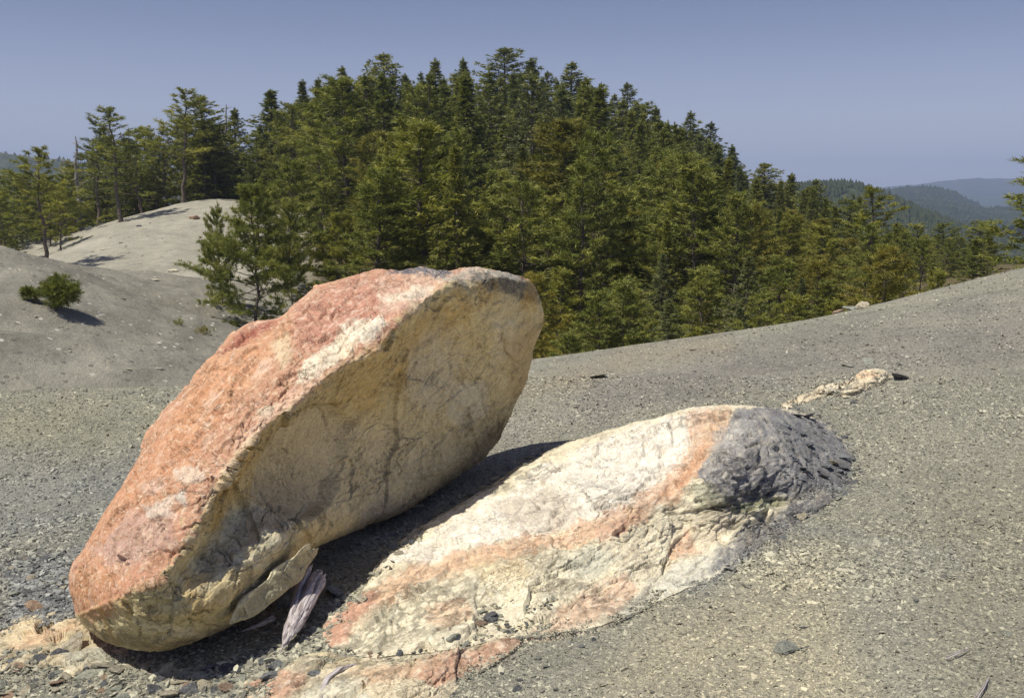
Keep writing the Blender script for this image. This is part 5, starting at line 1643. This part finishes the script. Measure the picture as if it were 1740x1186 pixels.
stone('green', 1474, 615, 34, "flat pale slab lying upslope of the pale ledge", var=2, fl=0.5)
stone('green', 1440, 622, 36, "thin grey plate tilted upslope of the pale ledge", var=0, fl=0.5)
stone('green', 1015, 640, 46, "flat pale grey patch of stone on the open slope beyond the boulder", var=2, fl=0.35)
stone('cream', 1688, 627, 14, "thin white chip alone on the upper gravel slope", var=2)
stone('blue', 1560, 1020, 22, "narrow blue grey sliver embedded in the gravel", var=2, fl=0.6)
stone('green', 1712, 1078, 24, "pale green pebble near the view's lower edge of the gravel", var=3, fl=0.6)
stone('blue', 1365, 1066, 20, "small blue grey fleck upslope of the lone green grey stone", var=0, fl=0.6)
stone('dark', 878, 1170, 30, "dark blue stone half buried in gravel by the orange tongue", var=1, fl=0.5)
stone('green', 905, 1150, 20, "small grey green stone just off the orange tongue", var=0, fl=0.6)

# rubble fields: individual stones
def in_poly(px, py, poly): return inside(np.array([[px, py]], float), poly)[0]
def rubble(n, poly, kinds, size, label_fmt, group_fmt, sep=0.7, lift=0.0, **kw):
    p = np.asarray(poly, float); c = 0; done = []
    tries = 0
    while c < n and tries < n * 30:
        tries += 1
        px = random.uniform(p[:, 0].min(), p[:, 0].max()); py = random.uniform(p[:, 1].min(), p[:, 1].max())
        if not in_poly(px, py, poly): continue
        w = size[0] + (size[1] - size[0]) * random.random() ** 1.8
        if any((px - q[0]) ** 2 + (2 * (py - q[1])) ** 2 < (sep * (w + q[2]) / 2) ** 2 for q in done): continue
        done.append((px, py, w))
        k = random.choice(kinds)
        cn = {'blue': 'blue grey', 'cream': 'cream coloured', 'green': 'green grey', 'orange': 'orange tinted', 'dark': 'dark slaty'}[k]
        sw = 'tiny' if w < size[0] + 0.12 * (size[1] - size[0]) else 'small' if w < size[0] + 0.35 * (size[1] - size[0]) else 'sizeable' if w < size[0] + 0.7 * (size[1] - size[0]) else 'large'
        stone(k, px, py, w, sw + ' ' + label_fmt % cn, group_fmt % cn, lift=lift, **kw)
        c += 1
rubble(170, [(-20, 1120), (120, 1100), (160, 1110), (200, 1130), (330, 1138), (420, 1110), (470, 1110), (480, 1150), (400, 1170), (420, 1200), (-20, 1200)], ['blue', 'blue', 'cream', 'green', 'green', 'dark', 'orange', 'cream'], (12, 62),
       "%s broken stone in the rubble in front of the boulder", "%s stones in front of the boulder", sep=0.5, fl=0.7, tilt=0.2)
rubble(60, [(-20, 960), (60, 930), (122, 950), (125, 1045), (60, 1050), (-20, 1065)], ['blue', 'blue', 'dark', 'green', 'cream', 'dark'], (10, 40),
       "%s stone strewn on the ground beyond the bedrock patch", "%s stones beyond the bedrock patch", sep=0.55, fl=0.6)
rubble(30, [(430, 1090), (480, 1070), (500, 1020), (560, 980), (620, 980), (560, 1040), (545, 1080), (560, 1105), (500, 1120), (430, 1125)], ['blue', 'green', 'dark', 'cream', 'blue'], (9, 26),
       "%s chip in the strip of soil between boulder and ridge", "%s chips between boulder and ridge", fl=0.7, name="rock_chip")
rubble(34, [(770, 1040), (830, 1035), (880, 1030), (960, 1020), (900, 1060), (860, 1080), (800, 1096), (700, 1108), (680, 1100), (760, 1088)], ['green', 'cream', 'blue', 'dark', 'green'], (9, 26),
       "%s chip heaped in the hollow at the ridge's foot", "%s chips in the hollow of the ridge", fl=0.7, name="rock_chip")
rubble(18, [(620, 1108), (700, 1104), (780, 1098), (760, 1116), (680, 1124), (620, 1124)], ['dark', 'blue', 'green', 'orange'], (10, 26),
       "%s chip in the seam between ridge and low slab", "%s chips in the seam", name="rock_chip")
rubble(18, [(740, 1180), (800, 1150), (850, 1125), (960, 1085), (1060, 1070), (980, 1110), (900, 1150), (820, 1195)], ['blue', 'green', 'dark', 'cream'], (8, 22),
       "%s pebble on the gravel margin below the ridge", "%s pebbles along the ridge's lower margin", fl=0.6, name="pebble")
rubble(46, [(1380, 700), (1450, 740), (1470, 800), (1440, 850), (1340, 900), (1240, 970), (1180, 1000), (1160, 1020), (1250, 960), (1400, 880), (1440, 820), (1440, 770)], ['dark', 'blue', 'dark', 'blue', 'green'], (9, 26),
       "%s flake shed around the slaty head of the ridge", "%s flakes round the slaty head", fl=0.5, name="slate_flake")
rubble(75, [(1310, 705), (1360, 705), (1410, 725), (1442, 765), (1440, 815), (1350, 830), (1335, 770)], ["blue", "blue", "blue", "dark"], (12, 46),
       "%s thin plate jutting from the slaty head of the ridge", "%s plates of the slaty head", fl=0.5, name="slate_flake", tilt=0.28, sep=0.45, rz=-0.7, sink=0.35)
rubble(24, [(620, 985), (660, 940), (720, 900), (730, 890), (700, 930), (650, 975)], ['cream', 'cream', 'green', 'dark'], (9, 30),
       "%s jagged flake on the shaded lip of the ridge", "%s flakes on the ridge's lip", name="rock_chip")
rubble(34, [(640, 930), (700, 890), (780, 835), (850, 795), (930, 765), (900, 790), (830, 830), (750, 880), (660, 945)], ['green', 'cream', 'blue'], (12, 44),
       "%s slab piece in the shadow between boulder and ridge", "%s slab pieces in the shadowed gap", fl=0.8, tilt=0.35)
rubble(10, [(1325, 700), (1340, 680), (1400, 680), (1480, 672), (1460, 690), (1380, 705)], ['blue', 'cream', 'dark', 'green'], (8, 20),
       "%s flake scattered below the pale ledge", "%s flakes below the pale ledge", fl=0.6, name="rock_chip")
def hill_stone(kind, px, py, w, label, lo, hi, fl=0.6, group=None):
    P, ok = hit_ground([px], [py], 0.0, lo, hi)
    if not ok[0]: return
    p = P[0]; s = w * p[1] / F / 1.25
    o = link("stone", random.choice(STM[kind])); o.scale = (s, s, s * fl); o.rotation_euler = (0, 0, random.uniform(0, 6.28)); o.location = (p[0], p[1], p[2] + 0.1 * s * fl)
    tag(o, label, "stone", group)
hill_stone('orange', 330, 372, 28, "reddish brown rock lump near the brow of the pale hill", 45, 100, 0.9)
hill_stone('dark', 236, 385, 15, "dark rock on the skyline side of the pale hill", 45, 100)
hill_stone('dark', 205, 413, 10, "small dark rock partway down the pale hill", 40, 100)
hill_stone('cream', 294, 461, 22, "white rock low on the pale hill near the spreading pine", 38, 60)
hill_stone('cream', 262, 476, 34, "flat whitish slab at the foot of the pale hill", 38, 60, 0.3)
hill_stone('cream', 208, 508, 12, "white stone on the rib of the gully slope", 24, 45)
hill_stone('cream', 60, 538, 10, "white pebble under the lone bushy young pine", 15, 35)
hill_stone('cream', 118, 597, 9, "white stone in the middle of the dark gully slope", 15, 35)
hill_stone('cream', 218, 628, 14, "white stone low in the gully near the bright crest", 14, 35)
hill_stone('green', 270, 627, 16, "grey stone cluster piece at the gully bottom", 14, 40)
for _ in range(26):
    x_, y_ = random.uniform(130, 340), random.uniform(370, 470)
    hill_stone(random.choice(['dark', 'orange', 'green', 'cream']), x_, y_, random.uniform(4, 9), "small rock scattered over the pale hill", 38, 100, 0.6, "rocks scattered over the pale hill")
for _ in range(24):
    hill_stone(random.choice(['cream', 'green', 'cream']), random.uniform(0, 330), random.uniform(500, 650), random.uniform(3.5, 7), "small pale stone scattered on the gully slope", 14, 40, 0.6, "pale stones on the gully slope")

# ------------------------------------------------------------------ gravel (uncountable)
def gravel_mat():
    m, t, b = new_mat("serpentine_gravel")
    a = N(t, "ShaderNodeAttribute", attribute_name="tone", attribute_type='INSTANCER')
    oi = N(t, "ShaderNodeObjectInfo")
    c = mixc(t, 1.0, a.outputs["Color"], ramp(t, oi.outputs["Random"], [(0, (0.32, 0.33, 0.35)), (0.3, (0.68, 0.68, 0.68)), (0.6, (1.0, 0.99, 0.96)), (0.88, (1.30, 1.29, 1.22)), (1.0, (1.6, 1.58, 1.5))]), 'MULTIPLY')
    geo = N(t, "ShaderNodeNewGeometry")
    n1 = noise_tex(t, 160, 3, 0.6, geo.outputs["Position"])
    c = mixc(t, 1.0, c, ramp(t, n1, [(0.3, (0.8, 0.8, 0.8)), (0.7, (1.15, 1.15, 1.15))]), 'MULTIPLY')
    t.links.new(c, b.inputs["Base Color"])
    return m
M_GRAVEL = gravel_mat()
chips_col = bpy.data.collections.new("gravel_chips")
for i in range(8):
    me = chip_mesh("chip", 900 + i, [0.35, 0.5, 0.45, 0.7, 0.3, 0.55, 0.4, 0.6][i], [1.2, 1.5, 1.9, 1.1, 1.4, 1.3, 1.7, 1.0][i], 9, M_GRAVEL)
    chips_col.objects.link(bpy.data.objects.new("chip", me))

def build_gravel():
    def sample(n, pyr, pxr, sz):
        px = rng.uniform(pxr[0], pxr[1], n); py = rng.uniform(pyr[0], pyr[1], n)
        P, ok = hit_ground(px, py, 0.0, 1.1, 17)
        P, px, py = P[ok], px[ok], py[ok]
        s = sz[0] * np.exp(rng.normal(0, sz[1], len(P))) * P[:, 1] / F
        return P, s
    def spill(outl, n, band, sz):
        o = np.asarray(outl, float); seg = np.roll(o, -1, 0) - o
        L = np.linalg.norm(seg, axis=1); k = rng.choice(len(o), n, p=L / L.sum())
        q = o[k] + seg[k] * rng.uniform(0, 1, (n, 1)) + rng.normal(0, band, (n, 2)) * [1, 0.7]
        low = q[:, 1] > 0
        P, ok = surface_at(q[low, 0], q[low, 1])
        P = P[ok]
        return P, sz * np.exp(rng.normal(0, 0.4, len(P))) * P[:, 1] / F
    def patch(poly, n, sz):
        p = np.asarray(poly, float)
        q = np.c_[rng.uniform(p[:, 0].min(), p[:, 0].max(), n), rng.uniform(p[:, 1].min(), p[:, 1].max(), n)]
        q = q[inside(q, poly)]
        P, ok = surface_at(q[:, 0], q[:, 1]); P = P[ok]
        return P, sz * np.exp(rng.normal(0, 0.45, len(P))) * P[:, 1] / F
    main_low = [(1448, 790), (1436, 822), (1408, 858), (1375, 880), (1330, 905), (1280, 935), (1240, 962), (1215, 985), (1160, 1005), (1100, 1030), (1050, 1056), (990, 1070), (930, 1078), (885, 1082), (880, 1100), (840, 1125), (800, 1150), (765, 1180), (745, 1210), (765, 1180), (800, 1150), (840, 1125), (885, 1082), (1100, 1030), (1280, 935)]
    parts = [spill(main_low, 9000, 11, 5.0), spill([(550, 1090), (552, 1055), (580, 1030), (612, 1008), (580, 1030)], 900, 7, 5.0), spill([(-60, 1075), (0, 1062), (40, 1048), (100, 1040), (150, 1048), (200, 1072), (225, 1100), (200, 1125), (150, 1140), (60, 1150), (-50, 1140)], 4500, 14, 6.0),
             spill([(412, 1162), (440, 1148), (480, 1138), (500, 1118), (550, 1108), (600, 1118), (500, 1118), (420, 1195)], 1800, 8, 5.5), spill([(1328, 688), (1395, 655), (1450, 640), (1518, 640), (1462, 668), (1400, 674), (1335, 696)], 1200, 6, 4),
             patch([(-80, 1100), (200, 1110), (330, 1140), (470, 1105), (520, 1040), (560, 1090), (480, 1140), (420, 1240), (-80, 1240)], 5500, 11), patch([(-80, 930), (110, 930), (125, 1045), (-80, 1070)], 2500, 10),
             patch([(700, 1090), (800, 1030), (960, 1010), (900, 1060), (780, 1110)], 600, 8), patch([(620, 985), (700, 900), (730, 900), (650, 985)], 300, 8), patch([(1280, 690), (1400, 705), (1460, 780), (1430, 850), (1340, 840)], 350, 6),
             sample(70000, (455, 800), (-200, 1940), (3.4, 0.35)), sample(105000, (640, 1000), (-200, 1940), (4.3, 0.38)), sample(85000, (880, 1320), (-250, 1990), (5.2, 0.42)),
             sample(4500, (850, 1320), (-250, 1990), (9, 0.35)), sample(1500, (455, 1000), (-200, 1940), (9, 0.3))]
    P = np.concatenate([p[0] for p in parts]); s = np.concatenate([p[1] for p in parts])
    s = np.clip(s, 0.004, 0.05)
    tone = ground_colour(P)
    drift = fbm(np.c_[P[:, 0] * 0.9 + P[:, 1] * 0.35, P[:, 1] * 2.2 - P[:, 0] * 0.8, 0 * P[:, 0]], 4, 95, 0.6)
    tone = tone * (1 + 0.30 * drift)[:, None]
    s = s * (1 + 0.45 * sstep(-0.1, 0.45, drift) - 0.2)
    r = rng.uniform(size=(len(P), 1))
    blue = sstep(0.1, 0.4, fbm(P * 1.6, 3, 91))[:, None]
    gx, gy = to_px(P)
    dh = (1 - sstep(-6, 14, sdf(np.c_[gx, gy], [(1280, 690), (1380, 700), (1450, 770), (1440, 830), (1330, 905), (1240, 965), (1190, 985), (1260, 900), (1340, 830)]) + 25 * fbm(np.c_[gx / 40., gy / 40., gx * 0], 3, 93)))[:, None]
    tone = tone * (1 - 0.75 * dh) + lin((112, 114, 122)) * 0.75 * dh
    tone = tone * (1 - 0.3 * blue) + lin((138, 144, 152)) * 0.3 * blue
    me = bpy.data.meshes.new("gravel")
    me.vertices.add(len(P))
    me.vertices.foreach_set("co", P.astype(np.float32).ravel())
    def attr(name, typ, data, key):
        a = me.attributes.new(name, typ, 'POINT'); a.data.foreach_set(key, np.ascontiguousarray(data, dtype=np.float32).ravel())
    attr("tone", 'FLOAT_COLOR', np.c_[tone, np.ones(len(P))], "color")
    attr("size", 'FLOAT', s, "value")
    attr("rot", 'FLOAT_VECTOR', np.c_[rng.normal(0, 0.35, len(P)), rng.normal(0, 0.35, len(P)), rng.uniform(0, 6.28, len(P))], "vector")
    o = link("gravel", me)
    ng = bpy.data.node_groups.new("gravel", 'GeometryNodeTree')
    ng.interface.new_socket("Geometry", in_out='INPUT', socket_type='NodeSocketGeometry')
    ng.interface.new_socket("Geometry", in_out='OUTPUT', socket_type='NodeSocketGeometry')
    gi = ng.nodes.new("NodeGroupInput"); go = ng.nodes.new("NodeGroupOutput")
    ip = ng.nodes.new("GeometryNodeInstanceOnPoints")
    ci = ng.nodes.new("GeometryNodeCollectionInfo")
    ci.inputs["Collection"].default_value = chips_col
    ci.inputs["Separate Children"].default_value = True
    ip.inputs["Pick Instance"].default_value = True
    an = ng.nodes.new("GeometryNodeInputNamedAttribute"); an.data_type = 'FLOAT'; an.inputs[0].default_value = "size"
    ar = ng.nodes.new("GeometryNodeInputNamedAttribute"); ar.data_type = 'FLOAT_VECTOR'; ar.inputs[0].default_value = "rot"
    er = ng.nodes.new("FunctionNodeEulerToRotation")
    ng.links.new(gi.outputs[0], ip.inputs["Points"])
    ng.links.new(ci.outputs[0], ip.inputs["Instance"])
    ng.links.new(ar.outputs[0], er.inputs[0])
    ng.links.new(er.outputs[0], ip.inputs["Rotation"])
    ng.links.new(an.outputs[0], ip.inputs["Scale"])
    ng.links.new(ip.outputs[0], go.inputs[0])
    md = o.modifiers.new("gravel", 'NODES'); md.node_group = ng
    tag(o, kind="stuff")
build_gravel()
print("objects", len(scene.objects), "tris", sum(len(me.loops) - 2 * len(me.polygons) for me in bpy.data.meshes))
